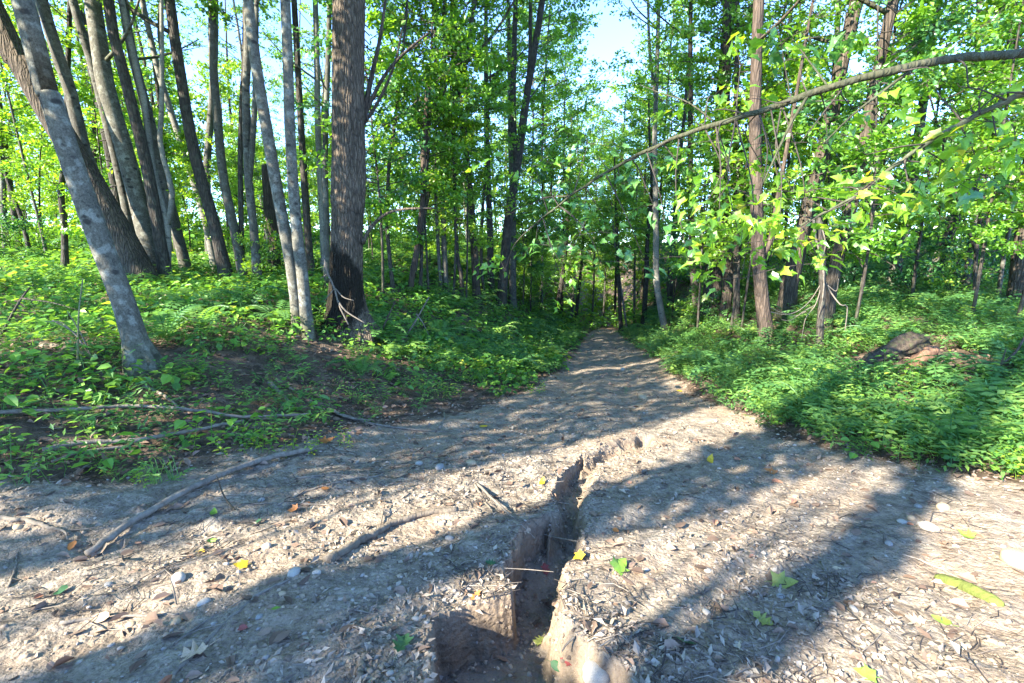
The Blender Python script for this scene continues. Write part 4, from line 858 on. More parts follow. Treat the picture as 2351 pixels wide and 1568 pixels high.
    scatter('soil_crumbs', temps, on_ground(X, Y, .001), .003 + .014 * rg.random(n2) ** 2.6, solid('soil_crumb', None, .95, .3, 40, .3, 90, [(0, (.09, .07, .055)), (.5, (.22, .175, .13)), (1, (.34, .27, .19))]), rg.normal(0, .25, n2), seed=11, smooth=True)
    n3 = 15000; r3 = 1.4 * (12 / 1.4) ** rg.random(n3); th3 = np.radians(rg.uniform(-58, 58, n3)); X, Y = r3 * np.sin(th3), r3 * np.cos(th3); k = (dirt_d(X, Y) < .2) & (fbm(X, Y, 1.1, 87, 3) + .12 * rg.random(n3) > .08) & (sdist(X, Y, GULLY) > .03); X, Y = X[k], Y[k]; n3 = len(X)
    oct_ = [(base * (1 + .25 * rg.normal(0, 1, (6, 1))) * np.array([1, .8, .55]), {3: fc}, {3: np.full(8, .5)}) for _ in range(6)]
    scatter('soil_clods', oct_, on_ground(X, Y, .0), (.004 + .02 * rg.random(n3) ** 2.5) * (1 + .03 * Y), bpy.data.materials['soil_crumb'], rg.normal(.12, .2, n3), seed=12, smooth=True)
    scatter('gravel', temps, on_ground(x, y, .001), (.004 + .012 * rg.random(n) ** 3) * (1 + .04 * y), GRAVEL, rg.normal(0, .28, n), seed=9, smooth=True)
litter()

# ------------------------------------------------------------------ stones
def ico_stone(seed):
    bm_ = bpy.data.meshes.new('stone'); import bmesh
    b = bmesh.new(); bmesh.ops.create_icosphere(b, subdivisions=3, radius=1); g = G(seed); sc = np.array([1, g.uniform(.65, .9), g.uniform(.5, .72)])
    for v in b.verts:
        c = np.array(v.co); k = 1 + .28 * float(fbm(np.array([c[0] * 1.3 + seed]), np.array([c[1] * 1.3 + c[2] * 1.7]), 1.0, seed, 3)[0]); v.co = Vector(c * sc * k)
    for f in b.faces: f.smooth = True
    b.to_mesh(bm_); b.free(); return bm_
STM = [ico_stone(k) for k in range(7)]
def stone(u, v, wpx, label, mat=STONE, group=None):
    P = hitg(u, v); s = wpx / 2 / F_PX * depth(P); me = STM[len(label) % 7]
    o = link('stone', me, None, (P[0], P[1], P[2] + s * .22)); tag(o, label, 'stone', group); o.scale = (s, s, s); o.rotation_euler = (rnd.gauss(0, .15), rnd.gauss(0, .15), rnd.uniform(0, 6.28))
    if not me.materials: me.materials.append(STONE)
    o.material_slots[0].link = 'OBJECT'; o.material_slots[0].material = mat
for a in [(612, 1256, 20, 'small pale stone nearest to the sunny end of the rotten stick'), (410, 1331, 37, 'largest pale oval stone in the sunny leaf litter', STONE), (468, 1386, 28, 'round cream stone at the shaded edge below the largest oval stone'),
          (402, 1432, 26, 'egg shaped yellowish stone beside the short dark stick', STONE_TAN), (300, 1437, 24, 'flat yellowish stone at the end of the short dark stick', STONE_TAN), (676, 1318, 34, 'left one of two pale stones by the upper end of the dark branch'), (727, 1317, 20, 'right one of two pale stones by the upper end of the dark branch'),
          (648, 1366, 18, 'small tan stone touching the upper end of the dark branch', STONE_TAN), (596, 1418, 20, 'small grey stone right of the dark branch', STONE_GREY), (1082, 1066, 28, 'tan angular stone on the shaded dirt above the sunny strip', STONE_TAN), (1010, 1075, 24, 'grey half buried stone left of the tan angular one', STONE_GREY),
          (962, 1066, 18, 'dusty half buried stone, end of the row of three across the dirt', STONE), (1131, 1038, 15, 'small grey stone above the tan angular one', STONE_GREY), (1032, 1238, 22, 'greyish stone in the shade right of the rotten stick', STONE_GREY), (955, 1423, 20, 'pale stone on the shaded lip left of the gully mouth'), (972, 1418, 15, 'smaller stone leaning on the pale one at the gully mouth', STONE_GREY),
          (932, 1418, 13, 'tiny tan stone beside the pair at the gully mouth', STONE_TAN), (40, 1213, 22, 'orange tan stone under the forked stick', STONE_TAN), (897, 1548, 22, 'cream stone at the tip of the green oak leaf'), (878, 1532, 20, 'tan stone behind the cream one near the oak leaf', STONE_TAN), (1485, 1310, 15, 'white pebble in the sunlit litter right of the yellow leaf'),
          (1625, 1312, 18, 'pale pebble in the middle of the sunlit litter'), (1622, 1408, 22, 'white egg shaped stone at the shadow edge', STONE), (1793, 1372, 20, 'pale bluish stone lying in the shadow below the green brown leaf', STONE_GREY), (2108, 1165, 18, 'grey stone on top of the small ridge right of the shadow band', STONE_GREY),
          (2165, 1168, 30, 'tan stone half buried in the bright dirt', STONE_TAN), (2070, 1200, 22, 'round stone at the edge of the shadow band', STONE), (2092, 1192, 20, 'second round stone touching the one at the shadow edge', STONE_TAN), (2130, 1215, 44, 'broad flat pale stone in the bright dirt right of the shadow band', STONE),
          (2335, 1292, 70, 'large flat reddish slab at the right edge of the bright dirt', STONE_TAN), (1368, 1556, 70, 'large white stone at the bottom beside the orange clay', STONE), (1310, 1285, 14, 'small tan stone on the right lip of the gully under the yellow leaf', STONE_TAN), (1345, 1322, 13, 'small cream stone on the right lip of the gully', STONE),
          (1338, 1393, 14, 'tan pebble stuck in the clay wall of the gully', STONE_TAN), (1183, 1262, 12, 'tan pebble on the left lip of the gully', STONE_TAN), (250, 1345, 20, 'grey flat stone in the litter left of the largest oval stone', STONE_GREY), (2040, 1250, 20, 'pale stone on the shaded side of the shadow band', STONE_GREY),
          (1960, 1400, 22, 'grey flake of stone in the dim litter below the shadow band', STONE_GREY), (600, 1150, 16, 'grey stone lying against the long dark pole', STONE_GREY), (1430, 850, 14, 'small dark stone on the rutted track'), (1475, 915, 26, 'pinkish stone bedded in the track below the sapling', STONE_TAN)]:
    stone(*a)

# ------------------------------------------------------------------ fallen leaves that stand out
def leaf_outline(kind):
    if kind == 'oval': P = [(0, 0), (.2, .16), (.27, .42), (.2, .72), (0, 1), (-.2, .72), (-.27, .42), (-.2, .16)]
    elif kind == 'oak': P = [(0, 0), (.07, .1), (.24, .2), (.12, .3), (.38, .45), (.15, .52), (.34, .72), (.14, .76), (.1, .95), (0, 1), (-.1, .95), (-.14, .76), (-.34, .72), (-.15, .52), (-.38, .45), (-.12, .3), (-.24, .2), (-.07, .1)]
    else: P = [(x * .75, y) for x, y in MAPLE]
    return np.array(P)
def leaf_mesh(kind, seed, mat):
    P = leaf_outline(kind); g = G(seed); n = len(P); z = .5 * P[:, 0] ** 2 * g.uniform(.4, 2.6) + g.uniform(-.1, .4) * (P[:, 1] - .4) ** 2 * 2 + g.normal(0, .035, n)
    V = np.vstack([np.column_stack([P[:, 0], P[:, 1] - .5, z]), [[0, -.08, -.02], [0, .2, -.01]]]); c = n
    up = [i for i in range(n)]; Fc = [(i, (i + 1) % n, c if (P[i, 1] + P[(i + 1) % n, 1]) / 2 < .55 else c + 1) for i in range(n)]
    k0 = max(i for i in range(n // 2 + 1) if P[i, 1] < .55); k1 = min(i for i in range(n // 2, n) if P[i, 1] < .55)
    Fc += [(c, k0 + 1, c + 1)] if False else []
    V2, F2 = tube(np.array([[0, -.5, 0], [.02, -.68, .03], [.05, -.8, .02]]), [.014, .012, .01], 4); A = Acc(); A.add(V, [np.array(Fc)]); A.add(V2, F2)
    # close the seam between the two fan centres
    A.add(V[[k0, (k0 + 1) % n, c, c + 1, k1, (k1 - 1) % n]], [np.array([(0, 3, 2), (4, 2, 3)])])
    return A.mesh('leaf', [mat])
YEL, ORG, LGR, DGR, RED, TAN, OLV = [flat_leaf('leaf_' + a, b) for a, b in dict(yellow=(.45, .30, .02), orange=(.30, .12, .035), light_green=(.14, .25, .035), dark_green=(.03, .085, .035), red=(.2, .045, .04), tan=(.36, .26, .17), olive=(.22, .24, .06)).items()]
def fallen(u, v, wpx, kind, mat, label):
    P = hitg(u, v); s = wpx / F_PX * depth(P) * 1.1; o = link('fallen_leaf', leaf_mesh(kind, int(u), mat), None, (P[0], P[1], P[2] + .012 + s * .06)); tag(o, label, 'leaf')
    e = .04; nx = -(Hs(P[0] + e, P[1]) - Hs(P[0] - e, P[1])) / (2 * e); ny = -(Hs(P[0], P[1] + e) - Hs(P[0], P[1] - e)) / (2 * e)
    nx, ny = np.clip([nx, ny], -.6, .6)
    q = Vector((0, 0, 1)).rotation_difference(Vector((nx + rnd.gauss(0, .18), ny - .18 + rnd.gauss(0, .15), 1))); o.rotation_mode = 'QUATERNION'; o.rotation_quaternion = q @ Quaternion((0, 0, 1), rnd.uniform(0, 6.28)); o.scale = (s, s, s)
for a in [(1245, 1111, 22, 'oval', YEL, 'yellow leaf on the sunlit dirt left of the gully'), (1327, 1284, 27, 'maple', YEL, 'bright yellow crumpled leaf on the right lip of the gully'), (1750, 1431, 46, 'oak', OLV, 'long yellow green leaf in the shadow at the bottom'),
          (552, 1302, 28, 'maple', YEL, 'pale yellow leaf at the sunny edge left of the rotten stick'), (463, 1271, 20, 'oval', YEL, 'dull yellow curled leaf above the largest oval stone'), (166, 1258, 26, 'oval', ORG, 'orange leaf in the shade under the forked stick'),
          (1630, 1060, 26, 'oval', YEL, 'yellow leaf on the shaded dirt near the right verge'), (1767, 1086, 26, 'maple', ORG, 'orange yellow leaf on the light strip by the right verge'), (1238, 1478, 34, 'oak', OLV, 'yellow crumpled leaf lying in the bottom of the gully'), (1110, 983, 20, 'oval', YEL, 'small yellow leaf on the dark dirt by the left plants'),
          (491, 1183, 26, 'oval', LGR, 'bright green leaf beside the long dark pole'), (486, 1247, 19, 'oval', LGR, 'small bright green leaf in the sunny litter'), (635, 1403, 20, 'oval', LGR, 'bright green leaf in the shade right of the dark branch'), (1424, 1302, 48, 'maple', LGR, 'pale green lobed leaf on the sunlit litter right of the gully'),
          (924, 1488, 62, 'oak', DGR, 'dark green oak leaf at the bottom left of the gully mouth'), (140, 1364, 32, 'oval', DGR, 'dark green leaf in the litter at the left'), (1803, 1345, 50, 'maple', OLV, 'green brown lobed leaf at the shadow edge'), (2160, 1432, 36, 'oval', LGR, 'green oval leaf below the mossy log'),
          (1127, 1298, 24, 'oak', DGR, 'dark green shred of leaf on the grey dirt left of the gully'), (1575, 1480, 44, 'oval', DGR, 'dark green leaf flat on the dirt in the bottom shadow'), (1983, 1552, 40, 'maple', LGR, 'yellow green leaf at the very bottom right of the long yellow one'), (673, 1175, 22, 'maple', ORG, 'orange leaf right of the reddish upright twig'),
          (706, 1158, 16, 'oval', ORG, 'small rust leaf above the orange one'), (1414, 1222, 18, 'oval', ORG, 'rust brown leaf at the edge of the sunlit litter'), (1092, 1373, 28, 'oak', ORG, 'salmon orange leaf on the block left of the gully'), (1302, 1522, 30, 'maple', RED, 'pink red leaf in the gully mouth'), (1252, 1312, 28, 'oak', RED, 'dark red leaf in the narrow part of the gully'),
          (747, 1126, 18, 'oval', ORG, 'amber leaf above the dark curved twig'), (558, 1448, 26, 'oval', RED, 'reddish brown leaf right of the dark branch'), (1280, 1537, 34, 'oval', DGR, 'glossy dark green leaf at the bottom of the gully mouth'), (2215, 1233, 28, 'maple', LGR, 'yellow green leaf in the bright dirt at the right'), (640, 1050, 0, 'oval', ORG, ''),
          (752, 1018, 30, 'maple', ORG, 'orange leaf lying below the left leafy clump'), (1205, 1222, 30, 'oak', TAN, 'tan oak leaf hanging over the left lip of the gully'), (2100, 1430, 40, 'oak', TAN, 'pale dry leaf below the shadow band at the right'), (440, 1512, 70, 'oak', TAN, 'big grey brown oak leaf between the two dark branches'),
          (235, 1262, 44, 'oval', TAN, 'pale dry leaf right of the orange one'), (230, 1425, 44, 'oval', TAN, 'yellowish dry leaf near the short dark stick'), (590, 1205, 22, 'oval', DGR, 'dark leaf beside the foot of the reddish upright twig'), (1560, 900, 14, 'oval', YEL, 'tiny yellow leaf on the track by the right verge')]:
    if a[2]: fallen(*a)

# ------------------------------------------------------------------ fallen branches, poles, logs
def on_path(pts, w, lift=.4, y=None):
    P = np.array([hitg(u, v) for u, v in pts]); r = np.array([w / 2 / F_PX * depth(p) for p in P]); P[:, 2] = [Hs(p[0], p[1]) for p in P]; P[:, 2] += r * lift * 2
    return P, r
def branch(pts, w, label, mat=DEADWOOD, name='fallen_branch', cat='branch', side=(), taper=.55, lift=.15, rough=.2, seg=9):
    P, r = on_path(pts, w, lift); n = max(10, len(pts) * 7); o = P[0]
    t = thing(name, label, cat, o); Q = spline(P - o, n) + np.column_stack([rg.normal(0, .25, (n, 2)) * r.mean(), np.zeros(n)]); rr = np.interp(np.linspace(0, 1, n), np.linspace(0, 1, len(r)), r) * np.linspace(1, taper, n)
    link('stem', mk_mesh('stem', *tube(Q, rr, seg, rough, 6 if w < 20 else 4, int(pts[0][0]) % 97), [mat]), t)
    for sp, sw in side:
        P2, r2 = on_path(sp, sw, .6); P2[1:, 2] += .01
        link('twig', mk_mesh('twig', *tube(spline(P2 - o, 10), np.linspace(r2[0], r2[-1] * .5, 10), 6, .08, 8, 3), [mat]), t)
    return t
branch([(0, 968), (150, 962), (330, 953), (480, 967), (560, 978), (720, 972)], 10, 'long grey branch lying straight across the left plants, furthest from the dirt', lift=2.2, side=[([(140, 962), (80, 945), (25, 936)], 5)])
branch([(100, 1052), (190, 1035), (300, 1030), (420, 1012), (560, 985)], 12, 'mossy grey branch below the long straight one, curving up to the leafy clump', lift=1.6, side=[([(300, 1030), (190, 1045), (120, 1068)], 9)])
branch([(200, 1282), (330, 1192), (480, 1112), (600, 1066), (720, 1040)], 17, 'long dark pole lying from the bare dirt up to the left leafy clump', rough=.12, taper=.7, lift=.6)
branch([(-40, 1192), (60, 1200), (120, 1215), (165, 1226)], 13, 'pale forked stick at the left edge of the dirt', TWIG_PALE, side=[([(120, 1215), (150, 1228), (157, 1248)], 7), ([(150, 1220), (200, 1220), (225, 1218)], 5)])
branch([(375, 1572), (480, 1470), (590, 1370), (668, 1330)], 10, 'dark branch slanting up through the shade from the bottom')
branch([(300, 1572), (400, 1480), (470, 1430), (560, 1378)], 6, 'thin dark branch running beside the slanting dark one', side=[([(400, 1480), (450, 1455), (520, 1440)], 4)])
branch([(140, 1433), (230, 1420), (330, 1416), (410, 1412)], 9, 'short dark stick lying level among the shaded stones')
branch([(750, 1292), (850, 1236), (930, 1196), (1050, 1172)], 22, 'half buried rotten stick along the sunny strip', ROTTEN, name='rotten_stick', taper=.6, lift=.15, rough=.2, seg=12, side=[([(870, 1228), (880, 1180), (885, 1150)], 4)])
branch([(1095, 1112), (1180, 1190), (1250, 1238), (1400, 1256), (1560, 1272)], 6, 'slender twig bridging the gully', TWIG_PALE, side=[([(1268, 1240), (1290, 1255), (1306, 1275)], 3.5), ([(1250, 1238), (1225, 1205)], 4)])
branch([(1090, 1113), (1112, 1150), (1135, 1182)], 6, 'short pale twig on the sunny dirt left of the gully', TWIG_PALE)
branch([(640, 1162), (700, 1132), (760, 1112), (825, 1098)], 7, 'dark curved twig right of the reddish upright twig')
branch([(450, 1172), (560, 1160), (640, 1156), (760, 1160)], 4, 'thin twig lying level below the long dark pole')
branch([(680, 1100), (760, 1092), (830, 1098), (880, 1092)], 6, 'bent twig on the grey dirt below the leafy clump')
branch([(755, 943), (860, 975), (1000, 992), (1078, 985)], 6, 'thin dark branch reaching out of the plants onto the dirt', side=[([(755, 943), (800, 965), (850, 972)], 8)])
branch([(618, 880), (640, 900), (662, 922)], 11, 'broken flat piece of grey wood in the brown leaves', DEADWOOD)
branch([(655, 885), (690, 908), (735, 935)], 6, 'grey twig beside the broken flat piece of wood', DEADWOOD)
branch([(330, 888), (370, 905), (420, 945)], 8, 'grey crooked branch below the eye-marked tree')
branch([(825, 1575), (828, 1540), (835, 1512)], 17, 'pale stub of wood sticking up at the bottom', TWIG_PALE, taper=.9)
branch([(95, 795), (150, 800), (215, 822)], 16, 'thick pale broken limb in the weeds left of the eye-marked tree', ROTTEN)
branch([(1690, 952), (1755, 912), (1850, 868)], 9, 'dark dead branch at the edge of the right plants', B_DARK, side=[([(1700, 930), (1730, 880), (1740, 860)], 6), ([(1720, 935), (1800, 900)], 5)])
branch([(1240, 1040), (1290, 1025), (1300, 1015)], 7, 'bent dark twig on the far lip of the gully')
branch([(1010, 985), (1020, 960), (1018, 945)], 6, 'small grey stub of root at the edge of the dirt')
branch([(1700, 1235), (1750, 1240), (1810, 1238)], 5, 'thin straight twig on the sunlit dirt')
branch([(1520, 1258), (1600, 1262), (1690, 1255)], 6, 'pale stick at the upper edge of the sunlit litter', TWIG_PALE)
branch([(1885, 1290), (1900, 1330), (1895, 1380), (1850, 1420)], 5, 'thin dark twig curving down through the shadow band')
branch([(2060, 1270), (2140, 1300), (2230, 1345)], 5, 'thin dark twig above the mossy log')
branch([(800, 1400), (860, 1412), (900, 1408)], 5, 'thin dark twig on the shaded dirt left of the block')
branch([(1150, 1240), (1160, 1280), (1185, 1305)], 5, 'pale rootlet hanging on the left wall of the gully', TWIG_PALE)
branch([(20, 1350), (35, 1310), (40, 1270)], 6, 'pale straight stick pointing away at the left edge', TWIG_PALE)
branch([(910, 790), (1000, 800), (1080, 815), (1130, 822)], 9, 'pale dead limb lying in the sunny ferns right of the oak', TWIG_PALE)
branch([(940, 768), (1010, 790), (1060, 806)], 5, 'thin dead stick crossing the pale limb in the ferns', DEADWOOD)

def moss_log():
    m = bark('mossy_wood', (.06, .075, .02), (.17, .20, .045), .3, 20, 1.0, .02)
    P, r = on_path([(2148, 1325), (2215, 1352), (2300, 1392)], 34, .02); o = P[1]; t = thing('mossy_log', 'flat mossy green slab of log in the dim dirt at the right', 'log', o)
    V, F_ = tube(spline(P - o, 26), np.interp(np.linspace(0, 1, 26), [0, .1, .5, .9, 1], [.4, .8, 1, .85, .5]) * r[1], 16, .28, 9, 4); link('stem', mk_mesh('stem', V, F_, [m]), t)
moss_log()
def rotten_log():
    B = hit(2048, 822); y = B[1]; t = thing('rotten_log', 'big rotten log with a broken hollow end among the right plants', 'log', B)
    P = [at(1975, 842, y - .3), at(2025, 820, y - .1), at(2080, 796, y + .15), at(2115, 786, y + .3)]
    k = depth(B) / F_PX / 2; n = 40
    V, F_ = tube(spline([p - B for p in P], n), np.interp(np.linspace(0, 1, n), [0, .12, .5, .9, 1], [12, 28, 44, 50, 40]) * k, 40, .30, 2.2, 8, lambda t, th: 1 + .10 * np.sign(np.sin(9 * th + 6 * t)) * np.abs(np.sin(9 * th + 6 * t)) ** .5 + .05 * np.sin(23 * th + 9 * t)); LOGW = bark('log_wood', (.025, .02, .016), (.15, .115, .08), .4, 16, 1.0, .03, None, (.06, .07, .03)); link('trunk', mk_mesh('trunk', V, F_, [LOGW]), t)
    for q, (pts, w) in enumerate((([(1990, 835), (1950, 850), (1925, 856)], 12), ([(2010, 825), (1975, 850)], 10))):
        V, F_ = tube(spline([at(u, v, y - .3) - B for u, v in pts], 10), np.linspace(w, w * .4, 10) * k, 8, .15, 5, q); link('splinter', mk_mesh('splinter', V, F_, [LOGW]), t)
    B2 = hit(2118, 838); r = thing('rotten_stump', 'rusty brown crumbling stump beside the broken end of the big log', 'stump', B2)
    P = [at(2090, 842, B2[1]) - B2, at(2115, 822, B2[1]) - B2, at(2148, 800, B2[1] + .1) - B2]; V, F_ = tube(spline(P, 24), np.interp(np.linspace(0, 1, 24), [0, .3, .8, 1], [16, 28, 30, 14]) * k, 20, .4, 6, 21)
    link('stump', mk_mesh('stump', V, F_, [bark('rusty_wood', (.09, .05, .032), (.27, .16, .10), .5, 22, 1.0, .02)]), r)
rotten_log()
def standing(pts, ys, w, label, mat, side=(), name='dead_branch', cat='branch'):
    P = [at(u, v, hit(*pts[0])[1] + dy) for (u, v), dy in zip(pts, ys)]; B = np.array(P[0]); k = depth(B) / F_PX / 2; t = thing(name, label, cat, B); n = 8 * len(pts)
    link('stem', mk_mesh('stem', *tube(spline([p - B for p in P], n), np.linspace(w, w * .5, n) * k, 7, .08, 6, 3), [mat]), t)
    for sp, sw in side: link('twig', mk_mesh('twig', *tube(spline([at(u, v, B[1]) - B for u, v in sp], 8), np.linspace(sw, sw * .4, 8) * k, 5, .06, 6, 3), [mat]), t)
    return t
GSTEM = solid('green_stem', (.12, .13, .06), .7, .3, 40, .2, 80)
standing([(178, 850), (179, 790), (181, 720), (190, 640)], (0, 0, 0, .1), 5, 'single upright green brown stem in front of the left weeds', GSTEM, name='plant_stem', cat='stem')
standing([(215, 830), (190, 790), (165, 760), (120, 735)], (0, 0, .05, .1), 5, 'pale arching dead stalks left of the eye-marked tree', TWIG_PALE, side=[([(190, 790), (175, 770), (152, 748)], 4), ([(165, 760), (140, 740), (105, 738)], 3), ([(215, 830), (185, 765), (155, 715)], 4)])
standing([(0, 775), (40, 700), (68, 660)], (0, .1, .2), 7, 'dark dead branch leaning in from the left edge over the weeds', B_DARK, side=[([(50, 685), (120, 695), (180, 712)], 4)])
standing([(930, 775), (955, 735), (985, 682)], (0, 0, .1), 5, 'pale bare stick leaning right in the ferns, crossed by another', TWIG_PALE, side=[([(955, 720), (970, 740), (985, 770)], 3.5)])
standing([(870, 775), (885, 740), (908, 690)], (0, 0, .1), 5, 'reddish bare stick standing just right of the oak foot', B_REDDISH, side=[([(885, 740), (900, 725)], 3)])
standing([(540, 1172), (515, 1140), (497, 1092)], (0, .02, .03), 5, 'reddish upright twig stuck in the dirt by the long dark pole', B_REDDISH)
standing([(2228, 892), (2280, 850), (2330, 810), (2360, 760)], (0, .1, .2, .3), 8, 'brown bare branch leaning up at the right edge', B_REDDISH, side=[([(2300, 832), (2310, 800)], 4)])
standing([(1318, 1462), (1300, 1480), (1290, 1495)], (0, -.02, -.04), 7, 'pale root poking out of the clay wall at the gully mouth', TWIG_PALE, name='root', cat='root')
standing([(405, 1388), (398, 1350), (390, 1325)], (0, .0, .0), 4, 'short pale twig standing beside the largest oval stone', TWIG_PALE)
standing([(395, 860), (375, 858), (340, 840)], (.05, 0, .0), 20, 'grey surface root running right from the foot of the eye-marked tree', B_SMOOTH, name='root', cat='root')
def vines():
    B = hit(1882, 812); y = B[1] - .12; t = thing('dead_vine', 'white curling dead vines hanging around the black dead stem', 'vine', B); k = depth(B) / F_PX / 2
    for pts, w in (([(1868, 505), (1872, 545), (1885, 590), (1892, 640), (1888, 690)], 9), ([(1885, 515), (1895, 560), (1888, 600), (1892, 650)], 5), ([(1892, 640), (1860, 690), (1830, 715), (1800, 722), (1770, 716)], 4), ([(1888, 650), (1872, 700), (1850, 730), (1840, 780)], 4),
                   ([(1892, 645), (1910, 675), (1930, 700), (1945, 705), (1940, 760)], 6), ([(1900, 655), (1920, 668), (1925, 640)], 3.5), ([(1872, 700), (1845, 715), (1815, 735), (1795, 734)], 3), ([(1888, 690), (1878, 735), (1880, 760)], 3), ([(1850, 715), (1826, 725), (1790, 716), (1768, 705)], 3)):
        link('stem', mk_mesh('stem', *tube(spline([at(u, v, y + rnd.gauss(0, .05)) - B for u, v in pts], 20), np.linspace(w, w * .55, 20) * k * .62, 6, .06, 5, 2), [TWIG_PALE]), t)
vines()

# ------------------------------------------------------------------ maple boughs reaching in from the right
MV, MF = maple_verts()
MAPLE_ME = [mk_mesh('leaf', MV * np.array([1, 1, s]), [MF], [GREEN], False, np.full(len(MF), tv)) for s, tv in ((1, .35), (1.6, .5), (.6, .62), (2.2, .8), (1, .95))]
DEEP_ME = [mk_mesh('leaf', MV * np.array([1, 1, s]), [MF], [DEEP], False, np.full(len(MF), tv)) for s, tv in ((1, .4), (1.6, .6), (.6, .9))]
LIME_ME = [mk_mesh('leaf', MV * np.array([1, 1, s]), [MF], [LIME], False, np.full(len(MF), tv)) for s, tv in ((1, .4), (1.6, .6), (.6, .85))]
def bough(label, pts, ys, w0, w1, sprays, subs, mat, nlim, seed):
    g = np.random.default_rng(seed); P = np.array([at(u, v, y) for (u, v), y in zip(pts, ys)]); B = P[0].copy()
    t = thing('maple_branch', label, 'branch', B); n = 60; Q = spline(P - B, n) + np.cumsum(g.normal(0, .005, (60, 3)), 0); k0 = depth(P[0]) / F_PX / 2; k1 = depth(P[-1]) / F_PX / 2
    link('limb', mk_mesh('limb', *tube(Q, np.linspace(w0 * k0, w1 * k1, n) * (1 + .16 * np.maximum(0, np.sin(np.arange(n) * .9 + seed) * g.random(n))), 14, .1, 5, seed), [mat]), t)
    for sp, sy, sw in subs:
        SP = [at(u, v, y_) - B for (u, v), y_ in zip(sp, sy)]; link('twig', mk_mesh('twig', *tube(spline(SP, 16), np.linspace(sw, sw * .4, 16) * k0, 7, .05, 4, seed), [mat if sw > 4 else TWIG]), t)
    for j in range(6, n - 4, 4):
        dv = unit(Q[j + 1] - Q[j]) * g.uniform(.2, .8) + g.normal(0, .45, 3) + np.array([0, 0, .1]); ln = g.uniform(.15, .6); e = Q[j] + dv * ln
        link('twig', mk_mesh('twig', *tube(spline([Q[j], Q[j] + dv * ln * .5 + g.normal(0, .03, 3), e, e + g.normal(0, .08, 3) + dv * .1], 9), np.linspace(.008, .002, 9), 5), [TWIG]), t)
    A = Acc(); made = 0; placed_ = []
    rest = {}
    for (u, v, y, rad, cntl, pal) in sprays:
        c = at(u, v, y) - B; j = int(np.argmin(np.linalg.norm(Q - c, axis=1))); j = min(j, n - 1)
        if np.linalg.norm(Q[j] - c) < 1.6: A.add(*tube(spline([Q[j], (Q[j] + c) / 2 + g.normal(0, .06, 3), c], 8), np.linspace(.008, .003, 8), 4))
        tw = [c + g.normal(0, 1, 3) * rad * np.array([1, 1, .45]) for _ in range(max(2, cntl // 6))]
        for e in tw: A.add(*tube(spline([c, (c + e) / 2 + np.array([0, 0, .03]), e], 5), np.linspace(.0035, .0018, 5), 3, cap=False))
        for q in range(cntl):
            b = tw[q % len(tw)]; f = g.uniform(.35, 1.05); p = c + (b - c) * f + g.normal(0, .05, 3); sc = g.uniform(.07, .14)
            ad = unit((b - c) * np.array([1, 1, .2]) + g.normal(0, .25, 3) + np.array([0, 0, -.10]) + 1e-6); nn = unit(np.array([0, -.15, 1.0]) + g.normal(0, .5, 3)); bx = unit(np.cross(ad, nn)); nn = np.cross(bx, ad)
            if made < nlim:
                o = link('leaf', pal[int(g.integers(0, len(pal)))], t); o.matrix_local = Matrix(((bx[0] * sc, ad[0] * sc, nn[0] * sc, p[0]), (bx[1] * sc, ad[1] * sc, nn[1] * sc, p[1]), (bx[2] * sc, ad[2] * sc, nn[2] * sc, p[2]), (0, 0, 0, 1))); made += 1
            else: rest.setdefault(pal[0].materials[0].name, []).append((p + (MV @ np.stack([bx, ad, nn])) * sc, g.uniform(.2, .9)))
    link('twig', A.mesh('twig', [TWIG]), t, kind='stuff')
    for mn, L_ in rest.items():
        VV = np.concatenate([a for a, _ in L_]); FF = np.concatenate([MF + i * len(MV) for i in range(len(L_))]); tt = np.repeat([b for _, b in L_], len(MF))
        link('foliage', mk_mesh('foliage', VV, [FF], [bpy.data.materials[mn]], False, tt), t, kind='stuff')
S1 = [(1740, 470, 4.3, .28, 26, LIME_ME), (1700, 560, 4.2, .26, 24, MAPLE_ME), (1820, 440, 4.2, .26, 22, LIME_ME), (1650, 530, 4.5, .26, 22, MAPLE_ME), (1770, 590, 4.4, .24, 18, MAPLE_ME), (1620, 470, 4.7, .26, 20, MAPLE_ME), (1850, 560, 4.3, .25, 20, MAPLE_ME), (1700, 640, 4.4, .22, 14, MAPLE_ME), (1790, 510, 4.0, .22, 18, LIME_ME),
      (1580, 600, 4.9, .22, 16, MAPLE_ME), (1660, 410, 4.8, .26, 18, MAPLE_ME), (1750, 380, 4.7, .25, 18, MAPLE_ME), (1560, 400, 5.2, .3, 20, DEEP_ME), (1500, 470, 5.4, .3, 20, DEEP_ME), (1440, 420, 5.6, .3, 20, DEEP_ME), (1380, 480, 6.0, .32, 22, DEEP_ME),
      (1330, 540, 6.3, .40, 36, DEEP_ME), (1270, 450, 6.3, .42, 36, DEEP_ME), (1230, 560, 6.6, .42, 38, DEEP_ME), (1160, 620, 6.8, .34, 22, MAPLE_ME), (1300, 620, 6.4, .3, 20, MAPLE_ME), (1380, 600, 6.1, .3, 18, DEEP_ME), (1480, 600, 5.6, .28, 16, DEEP_ME), (1530, 520, 5.3, .26, 16, DEEP_ME),
      (1800, 140, 4.4, .35, 20, DEEP_ME), (1850, 90, 4.6, .35, 20, DEEP_ME), (1700, 150, 4.8, .32, 20, MAPLE_ME), (1640, 220, 4.9, .32, 20, MAPLE_ME), (1900, 330, 4.3, .35, 24, DEEP_ME), (1960, 250, 4.2, .3, 14, MAPLE_ME), (1590, 330, 5.1, .28, 16, MAPLE_ME), (1230, 380, 6.6, .5, 36, MAPLE_ME), (1350, 330, 6.5, .5, 34, DEEP_ME), (1310, 690, 6.8, .2, 8, MAPLE_ME)]
